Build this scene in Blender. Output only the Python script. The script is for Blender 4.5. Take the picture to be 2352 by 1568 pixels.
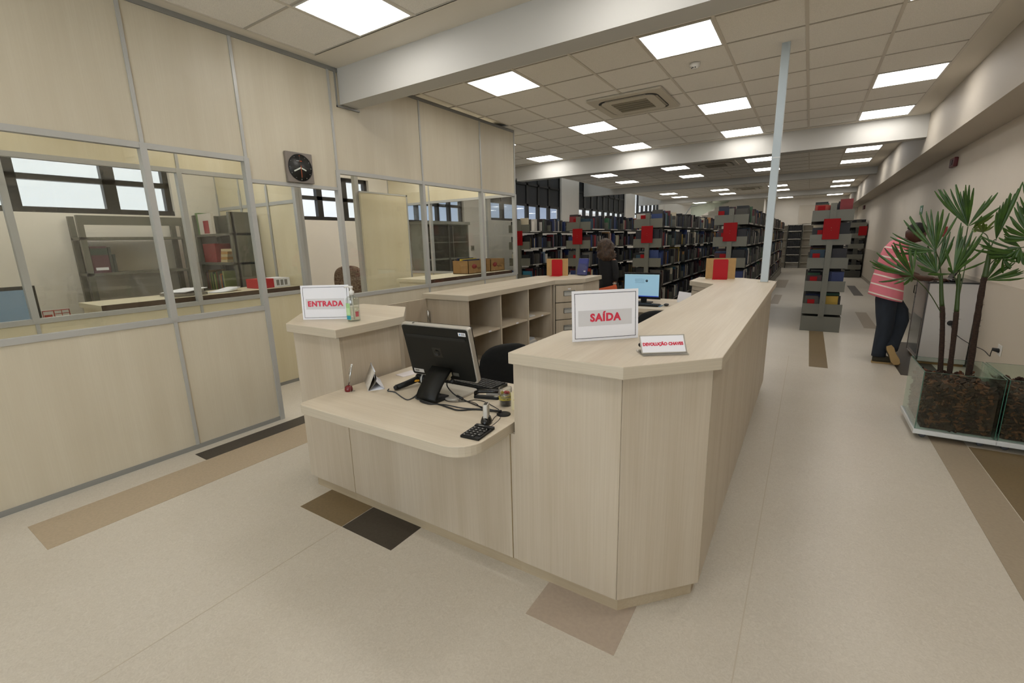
import bpy, bmesh, math, random
from mathutils import Vector, Matrix
sc = bpy.context.scene
for o in list(bpy.data.objects): bpy.data.objects.remove(o)
C = sc.collection
random.seed(7)
# ------------------------------------------------------------------ camera
H = 1.589
cam = bpy.data.cameras.new('camera'); cam.sensor_width = 36; cam.lens = 1043.04/2352*36
cam.clip_start = .05; cam.clip_end = 300
cam_o = bpy.data.objects.new('camera', cam); C.objects.link(cam_o)
def cam_matrix(yaw, pitch, roll):
    ca, sa = math.cos(yaw), math.sin(yaw)
    f = Vector((sa*math.cos(pitch), ca*math.cos(pitch), math.sin(pitch)))
    r = Vector((ca, -sa, 0)); d = f.cross(r)
    r2 = r*math.cos(roll)+d*math.sin(roll); d2 = -r*math.sin(roll)+d*math.cos(roll)
    m = Matrix((r2, -d2, -f)).transposed().to_4x4(); m.translation = (0, 0, H); return m
cam_o.matrix_world = cam_matrix(-0.57421089, -0.21622003, 0.02509446)
sc.camera = cam_o
# ------------------------------------------------------------------ world, daylight, exposure
w = bpy.data.worlds.new('sky'); sc.world = w; w.use_nodes = True
bg = w.node_tree.nodes['Background']; bg.inputs[0].default_value = (.90, .94, 1, 1); bg.inputs[1].default_value = 1.05
PANEL = 9.2          # radiance of the recessed ceiling panels
al = bpy.data.lights.new('entrance_daylight', 'AREA'); al.shape = 'RECTANGLE'; al.size = 3.0; al.size_y = 2.4
al.energy = 140; al.color = (.80, .89, 1)
alo = bpy.data.objects.new('entrance_daylight', al); C.objects.link(alo)
alo.location = (0.05, -5.35, 1.72); alo.rotation_euler = (math.radians(102), 0, math.radians(8))
vs = sc.view_settings
vs.view_transform = 'Standard'; vs.look = 'None'; vs.exposure = 0.1; vs.gamma = 1; vs.use_curve_mapping = False
sc.cycles.use_denoising = True
sc.cycles.sample_clamp_indirect = 6
sc.cycles.max_bounces = 6; sc.cycles.diffuse_bounces = 4; sc.cycles.glossy_bounces = 3; sc.cycles.transmission_bounces = 4; sc.cycles.transparent_max_bounces = 12
sc.cycles.use_adaptive_sampling = True; sc.cycles.adaptive_threshold = .12; sc.cycles.adaptive_min_samples = 12
sc.cycles.caustics_reflective = False; sc.cycles.caustics_refractive = False
# ------------------------------------------------------------------ materials
MATS = {}
def rgb(h):  # sRGB hex -> linear
    v = [int(h[i:i+2], 16)/255 for i in (0, 2, 4)]
    return tuple((c/12.92 if c <= .04045 else ((c+.055)/1.055)**2.4) for c in v)
def mat(name, col, rough=.5, metal=0, spec=.5, noise=0, nscale=(8, 8, 8), col2=None, bump=0, emit=0, coat=0, detail=3):
    if name in MATS: return MATS[name]
    if isinstance(col, str): col = rgb(col)
    m = bpy.data.materials.new(name); m.use_nodes = True; nt = m.node_tree; N = nt.nodes; Lk = nt.links
    b = N['Principled BSDF']
    b.inputs['Base Color'].default_value = (*col, 1); b.inputs['Roughness'].default_value = rough
    b.inputs['Metallic'].default_value = metal; b.inputs['Specular IOR Level'].default_value = spec
    if coat: b.inputs['Coat Weight'].default_value = coat
    if emit:
        b.inputs['Emission Color'].default_value = (*col, 1); b.inputs['Emission Strength'].default_value = emit
    if noise or bump:
        tc = N.new('ShaderNodeTexCoord'); mp = N.new('ShaderNodeMapping'); nz = N.new('ShaderNodeTexNoise')
        mp.inputs['Scale'].default_value = nscale; nz.inputs['Scale'].default_value = 1; nz.inputs['Detail'].default_value = detail
        Lk.new(tc.outputs['Object'], mp.inputs[0]); Lk.new(mp.outputs[0], nz.inputs['Vector'])
        if noise:
            mx = N.new('ShaderNodeMix'); mx.data_type = 'RGBA'
            c2 = rgb(col2) if isinstance(col2, str) else (col2 or tuple(c*(1-noise) for c in col))
            mx.inputs[6].default_value = (*col, 1); mx.inputs[7].default_value = (*c2, 1)
            cr = N.new('ShaderNodeMapRange'); cr.inputs[1].default_value = .35; cr.inputs[2].default_value = .68
            Lk.new(nz.outputs['Fac'], cr.inputs[0]); Lk.new(cr.outputs[0], mx.inputs[0]); Lk.new(mx.outputs[2], b.inputs['Base Color'])
        if bump:
            bp = N.new('ShaderNodeBump'); bp.inputs['Strength'].default_value = bump; bp.inputs['Distance'].default_value = .01
            Lk.new(nz.outputs['Fac'], bp.inputs['Height']); Lk.new(bp.outputs[0], b.inputs['Normal'])
    MATS[name] = m; return m
def wood(name, axis, a, b2, c3):
    """pale laminate with streaks along one axis: broad bands plus fine pores"""
    m = mat(name, a, .42, spec=.35); nt = m.node_tree; N = nt.nodes; Lk = nt.links; b = N['Principled BSDF']
    tc = N.new('ShaderNodeTexCoord')
    def nz(s_across, s_along, det):
        mp = N.new('ShaderNodeMapping'); s = [s_across]*3; s[axis] = s_along; mp.inputs['Scale'].default_value = s
        n = N.new('ShaderNodeTexNoise'); n.inputs['Scale'].default_value = 1; n.inputs['Detail'].default_value = det; n.inputs['Distortion'].default_value = .35
        Lk.new(tc.outputs['Object'], mp.inputs[0]); Lk.new(mp.outputs[0], n.inputs['Vector'])
        r = N.new('ShaderNodeMapRange'); r.inputs[1].default_value = .36; r.inputs[2].default_value = .66; Lk.new(n.outputs['Fac'], r.inputs[0]); return r.outputs[0]
    f1, f2 = nz(7, .55, 3), nz(120, 2.2, 3)
    m1 = N.new('ShaderNodeMix'); m1.data_type = 'RGBA'; m1.inputs[6].default_value = (*rgb(a), 1); m1.inputs[7].default_value = (*rgb(b2), 1); Lk.new(f1, m1.inputs[0])
    mu = N.new('ShaderNodeMath'); mu.operation = 'MULTIPLY'; mu.inputs[1].default_value = .32; Lk.new(f2, mu.inputs[0])
    m2 = N.new('ShaderNodeMix'); m2.data_type = 'RGBA'; m2.inputs[7].default_value = (*rgb(c3), 1); Lk.new(mu.outputs[0], m2.inputs[0]); Lk.new(m1.outputs[2], m2.inputs[6])
    Lk.new(m2.outputs[2], b.inputs['Base Color']); return m
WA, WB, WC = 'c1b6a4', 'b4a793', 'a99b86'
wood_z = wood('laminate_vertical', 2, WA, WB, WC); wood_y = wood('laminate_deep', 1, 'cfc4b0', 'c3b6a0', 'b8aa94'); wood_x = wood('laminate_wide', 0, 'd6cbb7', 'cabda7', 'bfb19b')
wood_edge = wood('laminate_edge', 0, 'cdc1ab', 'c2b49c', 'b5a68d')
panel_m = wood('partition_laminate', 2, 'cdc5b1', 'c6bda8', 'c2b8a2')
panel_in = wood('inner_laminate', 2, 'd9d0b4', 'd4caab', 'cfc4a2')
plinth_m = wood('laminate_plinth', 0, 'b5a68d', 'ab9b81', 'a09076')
edge_m = mat('laminate_edging', 'c0b5a1', .45, noise=.12, nscale=(4, 4, 420))
alu = mat('aluminium', 'b4b4b0', .4, .2)
alu_d = mat('aluminium_dark', '8f8f8b', .45, .2)
def glass_mat(name, tint, refl=.04, rough=0):
    """thin pane: clear, with a Schlick reflection growing towards grazing view"""
    m = bpy.data.materials.new(name); m.use_nodes = True; nt = m.node_tree; N = nt.nodes; N.clear(); Lk = nt.links.new
    out = N.new('ShaderNodeOutputMaterial'); mx = N.new('ShaderNodeMixShader'); t = N.new('ShaderNodeBsdfTransparent'); g = N.new('ShaderNodeBsdfGlossy'); lw = N.new('ShaderNodeLayerWeight')
    lw.inputs[0].default_value = .5; pw = N.new('ShaderNodeMath'); pw.operation = 'POWER'; pw.inputs[1].default_value = 4.5; ml = N.new('ShaderNodeMath'); ml.operation = 'MULTIPLY_ADD'; ml.inputs[1].default_value = .9; ml.inputs[2].default_value = refl
    t.inputs[0].default_value = (*tint, 1); g.inputs['Roughness'].default_value = rough
    Lk(lw.outputs['Facing'], pw.inputs[0]); Lk(pw.outputs[0], ml.inputs[0]); Lk(ml.outputs[0], mx.inputs[0]); Lk(t.outputs[0], mx.inputs[1]); Lk(g.outputs[0], mx.inputs[2]); Lk(mx.outputs[0], out.inputs[0])
    MATS[name] = m; return m
glass = glass_mat('clear_glass', (.985, .992, .98)); glass_g = glass_mat('planter_glass', (.90, .965, .93)); acryl = glass_mat('acrylic', (.93, .94, .95)); bottle_m = glass_mat('bottle_plastic', (.90, .93, .91), .10, .06)
def floor_mat():
    m = mat('vinyl_floor', 'd0c9bb', .36, spec=.4); nt = m.node_tree; N = nt.nodes; Lk = nt.links; b = N['Principled BSDF']
    tc = N.new('ShaderNodeTexCoord')
    n1 = N.new('ShaderNodeTexNoise'); n1.inputs['Scale'].default_value = 55; n1.inputs['Detail'].default_value = 7; n1.inputs['Distortion'].default_value = 2.2
    n2 = N.new('ShaderNodeTexNoise'); n2.inputs['Scale'].default_value = 2.2; n2.inputs['Detail'].default_value = 2
    for n in (n1, n2): Lk.new(tc.outputs['Object'], n.inputs['Vector'])
    m1 = N.new('ShaderNodeMix'); m1.data_type = 'RGBA'; m1.inputs[6].default_value = (*rgb('dcd6ca'), 1); m1.inputs[7].default_value = (*rgb('b8b0a1'), 1); Lk.new(n1.outputs['Fac'], m1.inputs[0])
    m2 = N.new('ShaderNodeMix'); m2.data_type = 'RGBA'; m2.blend_type = 'MULTIPLY'; m2.inputs[7].default_value = (.90, .885, .86, 1); Lk.new(n2.outputs['Fac'], m2.inputs[0]); Lk.new(m1.outputs[2], m2.inputs[6])
    Lk.new(m2.outputs[2], b.inputs['Base Color']); return m
floor_m = floor_mat()
tan_m = mat('vinyl_tan', 'b2a188', .45, noise=.1, nscale=(60, 60, 60)); dark_m = mat('vinyl_charcoal', '433c34', .45, noise=.2, nscale=(60, 60, 60)); brown_m = mat('vinyl_brown', '7a684a', .45, noise=.12, nscale=(60, 60, 60))
greyb_m = mat('vinyl_greige', 'a2947f', .45, noise=.08, nscale=(60, 60, 60))
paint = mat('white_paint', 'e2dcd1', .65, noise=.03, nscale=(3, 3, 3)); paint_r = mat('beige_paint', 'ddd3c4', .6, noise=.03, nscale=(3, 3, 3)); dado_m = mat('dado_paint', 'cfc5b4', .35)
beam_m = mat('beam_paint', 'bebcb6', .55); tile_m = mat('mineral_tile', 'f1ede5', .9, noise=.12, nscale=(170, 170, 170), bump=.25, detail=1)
grid_m = mat('grid_bar_paint', 'd2cbbf', .5); black_fr = mat('black_window_frame', '1d1c1a', .4)
steel = mat('shelf_steel', '68675c', .45, .1); steel_d = mat('shelf_steel_dark', '3f3e37', .5, .1)
red_m = mat('red_enamel', 'b00f1a', .55, spec=.3); red_s = mat('red_sign_enamel', '8f060c', .55, spec=.2); red_p = mat('red_print', 'cf3049', .6); white_p = mat('white_paper', 'e9e9ee', .6); grey_band = mat('grey_print', 'd0cfd1', .6); black_line = mat('black_print', '26262a', .6)
black_pl = mat('black_plastic', '0f0f0b', .5, spec=.35); black_gl = mat('black_gloss', '0e0e0d', .22); black_rub = mat('black_rubber', '141413', .6); silver = mat('silver_plastic', 'b9b4aa', .33, .35); chrome = mat('chrome', 'bdbdba', .2, .9)
fabric_b = mat('black_fabric', '131413', .9, noise=.3, nscale=(40, 40, 40)); white_met = mat('white_metal', 'd9dcdb', .35); white_pl = mat('white_plastic', 'dedcd6', .4)
grey_pl = mat('grey_plastic', '77726b', .5); kraft = mat('kraft_board', 'b38f5c', .75, noise=.08, nscale=(30, 30, 30)); carton = mat('brown_carton', '99774b', .8, noise=.1, nscale=(20, 20, 20))
dark_edge = mat('brown_edge_band', '4c3527', .5); bench_m = mat('cream_bench', 'd9cfb4', .4)
# ------------------------------------------------------------------ mesh helpers
class MB:
    def __init__(s): s.v = []; s.f = []; s.m = []; s.k = 0; s.sm = []
    def add(s, v, f, smooth=False):
        b = len(s.v); s.v += [Vector(p) for p in v]; s.f += [tuple(i+b for i in q) for q in f]; s.m += [s.k]*len(f); s.sm += [smooth]*len(f); return s
    def box(s, a, b, M=None):
        x0, y0, z0 = (min(a[i], b[i]) for i in range(3)); x1, y1, z1 = (max(a[i], b[i]) for i in range(3))
        v = [(x0, y0, z0), (x1, y0, z0), (x1, y1, z0), (x0, y1, z0), (x0, y0, z1), (x1, y0, z1), (x1, y1, z1), (x0, y1, z1)]
        if M: v = [M @ Vector(p) for p in v]
        return s.add(v, [(0, 3, 2, 1), (4, 5, 6, 7), (0, 1, 5, 4), (1, 2, 6, 5), (2, 3, 7, 6), (3, 0, 4, 7)])
    def prism(s, poly, z0, z1, M=None):
        """polygon in xy (counter-clockwise) extruded from z0 to z1"""
        n = len(poly); v = [(x, y, z0) for x, y in poly]+[(x, y, z1) for x, y in poly]
        if M: v = [M @ Vector(p) for p in v]
        return s.add(v, [tuple(range(n-1, -1, -1)), tuple(range(n, 2*n))]+[(i, (i+1) % n, n+(i+1) % n, n+i) for i in range(n)])
    def top(s, poly, z0, z1):
        s.prism(poly, z0, z1); n = len(poly)
        for i in range(len(s.m)-n, len(s.m)): s.m[i] = 1
        return s
    def tube(s, pts, r, n=8, cap=True):
        pts = [Vector(p) for p in pts]; rr = r if isinstance(r, (list, tuple)) else [r]*len(pts)
        v = []; f = []; up = None
        for i, p in enumerate(pts):
            t = (pts[min(i+1, len(pts)-1)]-pts[max(i-1, 0)]).normalized()
            if up is None: up = t.orthogonal().normalized()
            up = (up-t*up.dot(t)).normalized(); sd = t.cross(up)
            v += [p+(up*math.cos(2*math.pi*k/n)+sd*math.sin(2*math.pi*k/n))*rr[i] for k in range(n)]
        for i in range(len(pts)-1):
            for k in range(n): f.append((i*n+k, i*n+(k+1) % n, (i+1)*n+(k+1) % n, (i+1)*n+k))
        if cap: f += [tuple(range(n-1, -1, -1)), tuple((len(pts)-1)*n+k for k in range(n))]
        return s.add(v, f, True)
    def loft(s, rings, n=16, cap=True):
        """rings of (centre, a-vector, b-vector)"""
        v = []; f = []
        for c, a, b in rings:
            c, a, b = Vector(c), Vector(a), Vector(b)
            v += [c+a*math.cos(2*math.pi*k/n)+b*math.sin(2*math.pi*k/n) for k in range(n)]
        for i in range(len(rings)-1):
            for k in range(n): f.append((i*n+k, i*n+(k+1) % n, (i+1)*n+(k+1) % n, (i+1)*n+k))
        if cap: f += [tuple(range(n-1, -1, -1)), tuple((len(rings)-1)*n+k for k in range(n))]
        return s.add(v, f, True)
    def lathe(s, prof, n=20, c=(0, 0, 0), M=None):
        v = []; f = []
        for r, z in prof: v += [(c[0]+r*math.cos(2*math.pi*k/n), c[1]+r*math.sin(2*math.pi*k/n), c[2]+z) for k in range(n)]
        if M: v = [M @ Vector(p) for p in v]
        for i in range(len(prof)-1):
            for k in range(n): f.append((i*n+k, i*n+(k+1) % n, (i+1)*n+(k+1) % n, (i+1)*n+k))
        f += [tuple(range(n-1, -1, -1)), tuple((len(prof)-1)*n+k for k in range(n))]
        return s.add(v, f, True)
    def ell(s, c, r, n=14, m=9, M=None):
        prof = [(max(math.sin(math.pi*i/m), .02), -math.cos(math.pi*i/m)) for i in range(m+1)]
        T = Matrix.Translation(c) @ (M or Matrix()) @ Matrix.Diagonal((*r, 1))
        return s.lathe(prof, n, M=T)
    def mesh(s, name, mats, off=None):
        me = bpy.data.meshes.new(name); o = off or Vector((0, 0, 0))
        me.from_pydata([p-o for p in s.v], [], s.f); me.update()
        for m_ in mats: me.materials.append(m_)
        me.polygons.foreach_set('material_index', s.m); me.polygons.foreach_set('use_smooth', s.sm)
        return me
    def build(s, name, mats, parent=None, local=False, bevel=0, seg=2):
        mats = mats if isinstance(mats, (list, tuple)) else [mats]
        if parent is not None: off = Vector((0, 0, 0)) if local else Vector(wloc(parent))
        elif local: off = Vector((0, 0, 0))
        else:
            xs = [p.x for p in s.v]; ys = [p.y for p in s.v]; zs = [p.z for p in s.v]
            off = Vector(((min(xs)+max(xs))/2, (min(ys)+max(ys))/2, min(zs)))
        o = bpy.data.objects.new(name, s.mesh(name, mats, off)); C.objects.link(o)
        if parent is not None: o.parent = parent
        elif not local: o.location = off
        if bevel:
            bv = o.modifiers.new('bevel', 'BEVEL'); bv.width = bevel; bv.segments = seg; bv.limit_method = 'ANGLE'; bv.angle_limit = .6
        return o
def wloc(o):
    l = Vector(o.location); p = o.parent
    while p: l = l+Vector(p.location); p = p.parent
    return l
def tag(o, label=None, cat=None, group=None, kind=None):
    if label: o['label'] = label
    if cat: o['category'] = cat
    if group: o['group'] = group
    if kind: o['kind'] = kind
    return o
def thing(name, label, cat, loc=(0, 0, 0), rz=0, group=None, kind=None):
    o = bpy.data.objects.new(name, None); C.objects.link(o); o.location = loc; o.rotation_euler[2] = rz; o.empty_display_size = .1
    return tag(o, label, cat, group, kind)
def B(a, b): return MB().box(a, b)
def spline(pts, n=6):
    P = [Vector(p) for p in pts]; out = []
    for i in range(len(P)-1):
        p0, p1, p2, p3 = P[max(i-1, 0)], P[i], P[i+1], P[min(i+2, len(P)-1)]
        for k in range(n):
            t = k/n; out.append(.5*((2*p1)+(p2-p0)*t+(2*p0-5*p1+4*p2-p3)*t*t+(3*p1-p0-3*p2+p3)*t**3))
    return out+[P[-1]]
def rrect(x0, y0, x1, y1, r, n=5):
    rs = r if isinstance(r, (list, tuple)) else [r]*4; out = []
    for (cx, cy, a0, q) in ((x0, y0, 180, rs[0]), (x1, y0, 270, rs[1]), (x1, y1, 0, rs[2]), (x0, y1, 90, rs[3])):
        sx = 1 if cx == x0 else -1; sy = 1 if cy == y0 else -1
        if q <= 0: out.append((cx, cy)); continue
        for k in range(n+1):
            a = math.radians(a0+90*k/n); out.append((cx+sx*q+q*math.cos(a), cy+sy*q+q*math.sin(a)))
    return out
def text_obj(name, body, size, mat_, parent, M, extr=.0006, bold=.0, spacing=1.0, align='CENTER', sx=1, width=None):
    cu = bpy.data.curves.new(name, 'FONT'); cu.body = body; cu.size = size; cu.extrude = extr; cu.offset = bold; cu.align_x = align; cu.align_y = 'CENTER'; cu.space_character = spacing; cu.resolution_u = 3
    t = bpy.data.objects.new('tmp', cu); C.objects.link(t)
    dg = bpy.context.evaluated_depsgraph_get(); me = bpy.data.meshes.new_from_object(t.evaluated_get(dg)); bpy.data.objects.remove(t)
    if width:
        xs = [q.co.x for q in me.vertices]; sx = width/(max(xs)-min(xs)); me.transform(Matrix.Translation((-(max(xs)+min(xs))/2, 0, 0)))
    me.transform(M @ Matrix.Diagonal((sx, min(max(sx, .8), 1.0) if width else 1, 1, 1))); me.materials.clear(); me.materials.append(mat_)
    o = bpy.data.objects.new(name, me); C.objects.link(o); o.parent = parent; return o
def frame_M(o, u, v, n):
    m = Matrix((Vector(u).normalized(), Vector(v).normalized(), Vector(n).normalized())).transposed().to_4x4(); m.translation = o; return m
ORD = 'first second third fourth fifth sixth seventh eighth ninth tenth eleventh twelfth thirteenth fourteenth fifteenth sixteenth seventeenth eighteenth nineteenth'.split()
def ordinal(n):
    if n < 20: return ORD[n-1]
    t, u_ = divmod(n, 10); return ['twent', 'thirt', 'fort', 'fift', 'sixt', 'sevent', 'eight'][t-2]+('ieth' if u_ == 0 else 'y-'+ORD[u_-1])
def clone(o, parent=None):
    c = o.copy(); C.objects.link(c); c.parent = parent
    for ch in o.children: clone(ch, c)
    return c
# ------------------------------------------------------------------ the setting
XL, XP, XI, XR, ZC, YB, YF = -6.95, -4.05, -5.1, 1.72, 3.28, -5.0, 26.6
def struct(name, mb, m, **k): return tag(mb.build(name, m, **k), kind='structure')
def sthing(name, loc=(0, 0, 0)): return tag(thing(name, None, None, loc), kind='structure')
fl = struct('floor', B((XL-.2, YB-.2, -.1), (XR+.2, YF+.2, 0)), floor_m)
fl['label'] = 'mottled cream vinyl floor with coloured inlaid strips'
INLAYS = [(-3.76, .45, -3.36, 3.45, tan_m), (-3.95, 1.43, -3.765, 4.4, dark_m), (-2.53, 1.42, -2.128, 3.4, brown_m), (-2.122, 1.42, -1.72, 3.4, dark_m), (-.89, 1.43, -.49, 2.4, mat('vinyl_rose_tan', 'b0a191', .45, noise=.08, nscale=(60, 60, 60))),
 (.94, 2.2, 1.147, 4.6, greyb_m), (1.153, 1.5, 1.7, 4.49, brown_m), (.14, 6.5, .335, 9.6, brown_m), (1.02, 6.55, 1.4, 8.6, dark_m), (.93, 9.66, 1.115, 11.6, greyb_m), (1.11, 14.73, 1.31, 17.5, dark_m), (-.82, 16.3, -.49, 19.2, greyb_m), (-.66, 12.35, -.48, 14.3, greyb_m), (-1.05, 20.4, -.9, 23.3, dark_m)]
for a in INLAYS: B((a[0], a[1], 0), (a[2], a[3], .0016)).build('floor_tile', a[4], fl)
for x in (-.085, -2.13): B((x-.0025, -3 if x > -1 else -2, 0), (x+.0025, 7 if x > -1 else 1.4, .0008)).build('floor_seam', mat('seam', 'bdb3a1', .6), fl)
# exterior wall on the left with window openings
WIN = [(-.9, 2.8, 2.02, 2.95), (4.6, 6.0, 2.02, 2.75), (6.75, 8.8, 2.02, 2.9), (9.9, 13.95, 2.15, 3.9), (15.3, 20.2, 2.15, 3.9), (21.5, 25.6, 2.15, 3.9)]
wl = MB(); y = YB
for (a, b, z0, z1) in WIN:
    wl.box((XL-.2, y, 0), (XL, a, 4.2)); wl.box((XL-.2, a, 0), (XL, b, z0)); wl.box((XL-.2, a, z1), (XL, b, 4.2)); y = b
wl.box((XL-.2, y, 0), (XL, YF+.2, 4.2)); struct('wall_left', wl, paint)
def window(i, a, b, z0, z1, vb, hb, wv=.07, blind=None):
    t = sthing('window_%d' % i, (XL-.12, a, z0)); x0, x1 = XL-.14, XL-.06
    for nm, p, q in (('sill_bar', (x0, a, z0), (x1+.03, b, z0+.06)), ('head_bar', (x0, a, z1-.06), (x1, b, z1)), ('side_bar', (x0, a, z0), (x1, a+.06, z1)), ('side_bar', (x0, b-.06, z0), (x1, b, z1))): B(p, q).build(nm, black_fr, t)
    for yv in vb: B((x0, yv-wv/2, z0), (x1, yv+wv/2, z1)).build('mullion', black_fr, t)
    for zh in hb: B((x0, a, zh-.03), (x1, b, zh+.03)).build('transom', black_fr, t)
    ys = [a]+list(vb)+[b]; zs = [z0]+list(hb)+[z1]
    for j in range(len(ys)-1):
        for k in range(len(zs)-1):
            B((x0+.03, ys[j]+.02, zs[k]+.02), (x0+.036, ys[j+1]-.02, zs[k+1]-.02)).build('pane', glass, t)
            if blind and zs[k] >= blind-.01: B((x0+.05, ys[j]+.03, zs[k]+.02), (x0+.055, ys[j+1]-.03, zs[k+1]-.02)).build('blind', mat('dark_blind', '2c2d2f', .6), t)
    return t
window(1, *WIN[0], [-.3, .53, 1.36, 2.19], [2.39, 2.75], .125)
window(2, *WIN[1], [4.99, 5.5], [2.38], .1)
window(3, *WIN[2], [7.3, 7.95, 8.35], [2.42], .07)
window(4, *WIN[3], [10.55, 11.2, 11.86, 12.52, 13.2], [2.62, 3.2], .12, 2.62)
window(5, *WIN[4], [15.95, 16.6, 17.2, 17.8, 18.4, 19.0, 19.6], [2.68, 3.25], .14, 2.68)
window(6, *WIN[5], [22.2, 22.9, 23.6, 24.3, 25], [2.72], .14)
# right wall with dado and the bulkhead along its top
wr = struct('wall_right', B((XR, YB, 0), (XR+.2, YF+.2, ZC+.1)), paint_r)
B((XR-.004, YB, .1), (XR, YF, 1.04)).build('dado', dado_m, wr)
struct('baseboard_right', B((XR-.014, YB, 0), (XR-.004, YF, .1)), mat('grey_base', '8f877a', .4))
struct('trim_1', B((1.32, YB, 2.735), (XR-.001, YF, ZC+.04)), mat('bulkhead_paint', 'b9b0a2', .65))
wf = MB(); wf.box((XL-.2, YF, 0), (XR+.2, YF+.2, 4.2)); wb = struct('wall_back', wf, paint)
B((-.55, YF-.03, 2.1), (1.3, YF, 2.95)).build('wall_panel', mat('pale_panel', 'cfc7b8', .6), wb)
# entrance front behind the viewpoint, mostly glazed
we = MB(); we.box((XL-.2, YB-.2, 2.95), (XR+.2, YB, 4.2)); we.box((XL-.2, YB-.2, 0), (-4.05, YB, 2.95)); we.box((1.6, YB-.2, 0), (XR+.2, YB, 2.95)); we.box((-4.05, YB-.2, 0), (1.6, YB, .5))
struct('wall_front', we, paint)
sf = sthing('window_8', (-1.2, YB-.1, .5))
for x in (-4.05, -2.95, -1.8, -.65, .5, 1.56): B((x, YB-.12, .5), (x+.04, YB-.06, 2.95)).build('mullion', alu, sf)
for z in (.5, 2.1, 2.91): B((-4.05, YB-.12, z), (1.6, YB-.06, z+.04)).build('transom', alu, sf)
for a, b in ((-4.01, -2.95), (-2.91, -1.8), (-1.76, -.65), (-.61, .5), (.54, 1.56)): B((a, YB-.094, .54), (b, YB-.088, 2.1)).build('pane', glass, sf); B((a, YB-.094, 2.14), (b, YB-.088, 2.91)).build('pane', glass, sf)
# beams and upper shell
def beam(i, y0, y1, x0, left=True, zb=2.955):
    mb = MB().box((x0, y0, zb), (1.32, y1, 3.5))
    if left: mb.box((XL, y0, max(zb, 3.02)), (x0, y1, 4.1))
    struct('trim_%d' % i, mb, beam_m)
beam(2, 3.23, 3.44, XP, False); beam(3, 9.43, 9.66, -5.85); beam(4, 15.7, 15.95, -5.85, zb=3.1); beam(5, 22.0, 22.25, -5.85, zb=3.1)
struct('trim_6', MB().box((-5.95, 6.5, ZC), (-5.85, YF, 4.1)).box((XL, 6.5, 4.1), (-5.85, 9.66, 4.2)), paint)
sk = sthing('window_7', (-6.4, 18, 4.1))  # added roof glazing, out of view, lets sky light brighten the far-left wall
for k in range(8): B((XL, 9.7+2.1*k, 4.12), (-5.85, 9.7+2.1*k+2.06, 4.128)).build('added_roof_pane', glass, sk); B((XL, 9.66+2.1*k, 4.1), (-5.85, 9.7+2.1*k, 4.17)).build('added_roof_bar', white_met, sk)
# ceiling: slab, grid and tiles
ce = struct('ceiling', MB().box((-5.85, YB, 3.36), (1.5, YF, 3.45)).box((XL, YB, 3.3), (-5.85, 6.5, 3.45)), paint)
GX = [-5.81+.625*k for k in range(12)]   # grid lines, last 1.065
TP = .625
LIGHT = []       # (x0, y0) of each luminaire
LC = [(-3.31, 'left-hand'), (-1.435, 'middle'), (.44, 'right-hand')]
BAYS = []
def bay(y0, y1, ys, xmin, detail):
    """ys: first grid line; fills y0..y1"""
    lines = []; g = ys
    while g-TP > y0+.02: g -= TP
    while g < y1-.02: lines.append(g); g += TP
    BAYS.append((y0, y1, lines, xmin, detail))
bay(-4.9, 3.23, 2.91, -3.935, 1); bay(3.44, 9.43, 4.295, -5.81, 1); bay(9.66, 15.7, 12.05, -5.81, 2); bay(15.95, 22.0, 18.9, -5.81, 0); bay(22.25, YF, 25.1, -5.81, 0)
def lrow(y, cols, bayname, rowname):
    for x in cols: LIGHT.append((x, y, bayname, rowname))
A3 = [-3.31, -1.435, .44]; A4 = [-5.185]+A3
lrow(-2.715, A3, 'behind the viewpoint', 'rear row'); lrow(-.215, A3, 'behind the viewpoint', 'front row'); lrow(2.285, A3, 'before the first beam', 'single row')
lrow(4.295, A3, 'just past the first beam', 'first row'); lrow(6.795, A4, 'just past the first beam', 'second row'); lrow(8.67, A4, 'just past the first beam', 'third row')
lrow(12.05, A4, 'just past the second beam', 'first row'); lrow(13.925, A4, 'just past the second beam', 'second row'); lrow(18.9, A4, 'just past the third beam', 'first row'); lrow(20.775, A4, 'just past the third beam', 'second row'); lrow(25.1, A4, 'at the far end', 'single row')
def taken(x, y): return any(abs(x-q[0]) < .1 and abs(y-q[1]) < .1 for q in LIGHT)
AC = [(-2.05, 6.17), (-2.05, 12.36), (-2.05, 19.2)]
tile_me = MB().prism(rrect(.012, .012, .613, .613, 0), ZC+.004, ZC+.02).mesh('tile', [tile_m])
border_m = mat('plain_border', 'ddd6c9', .7)
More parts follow.
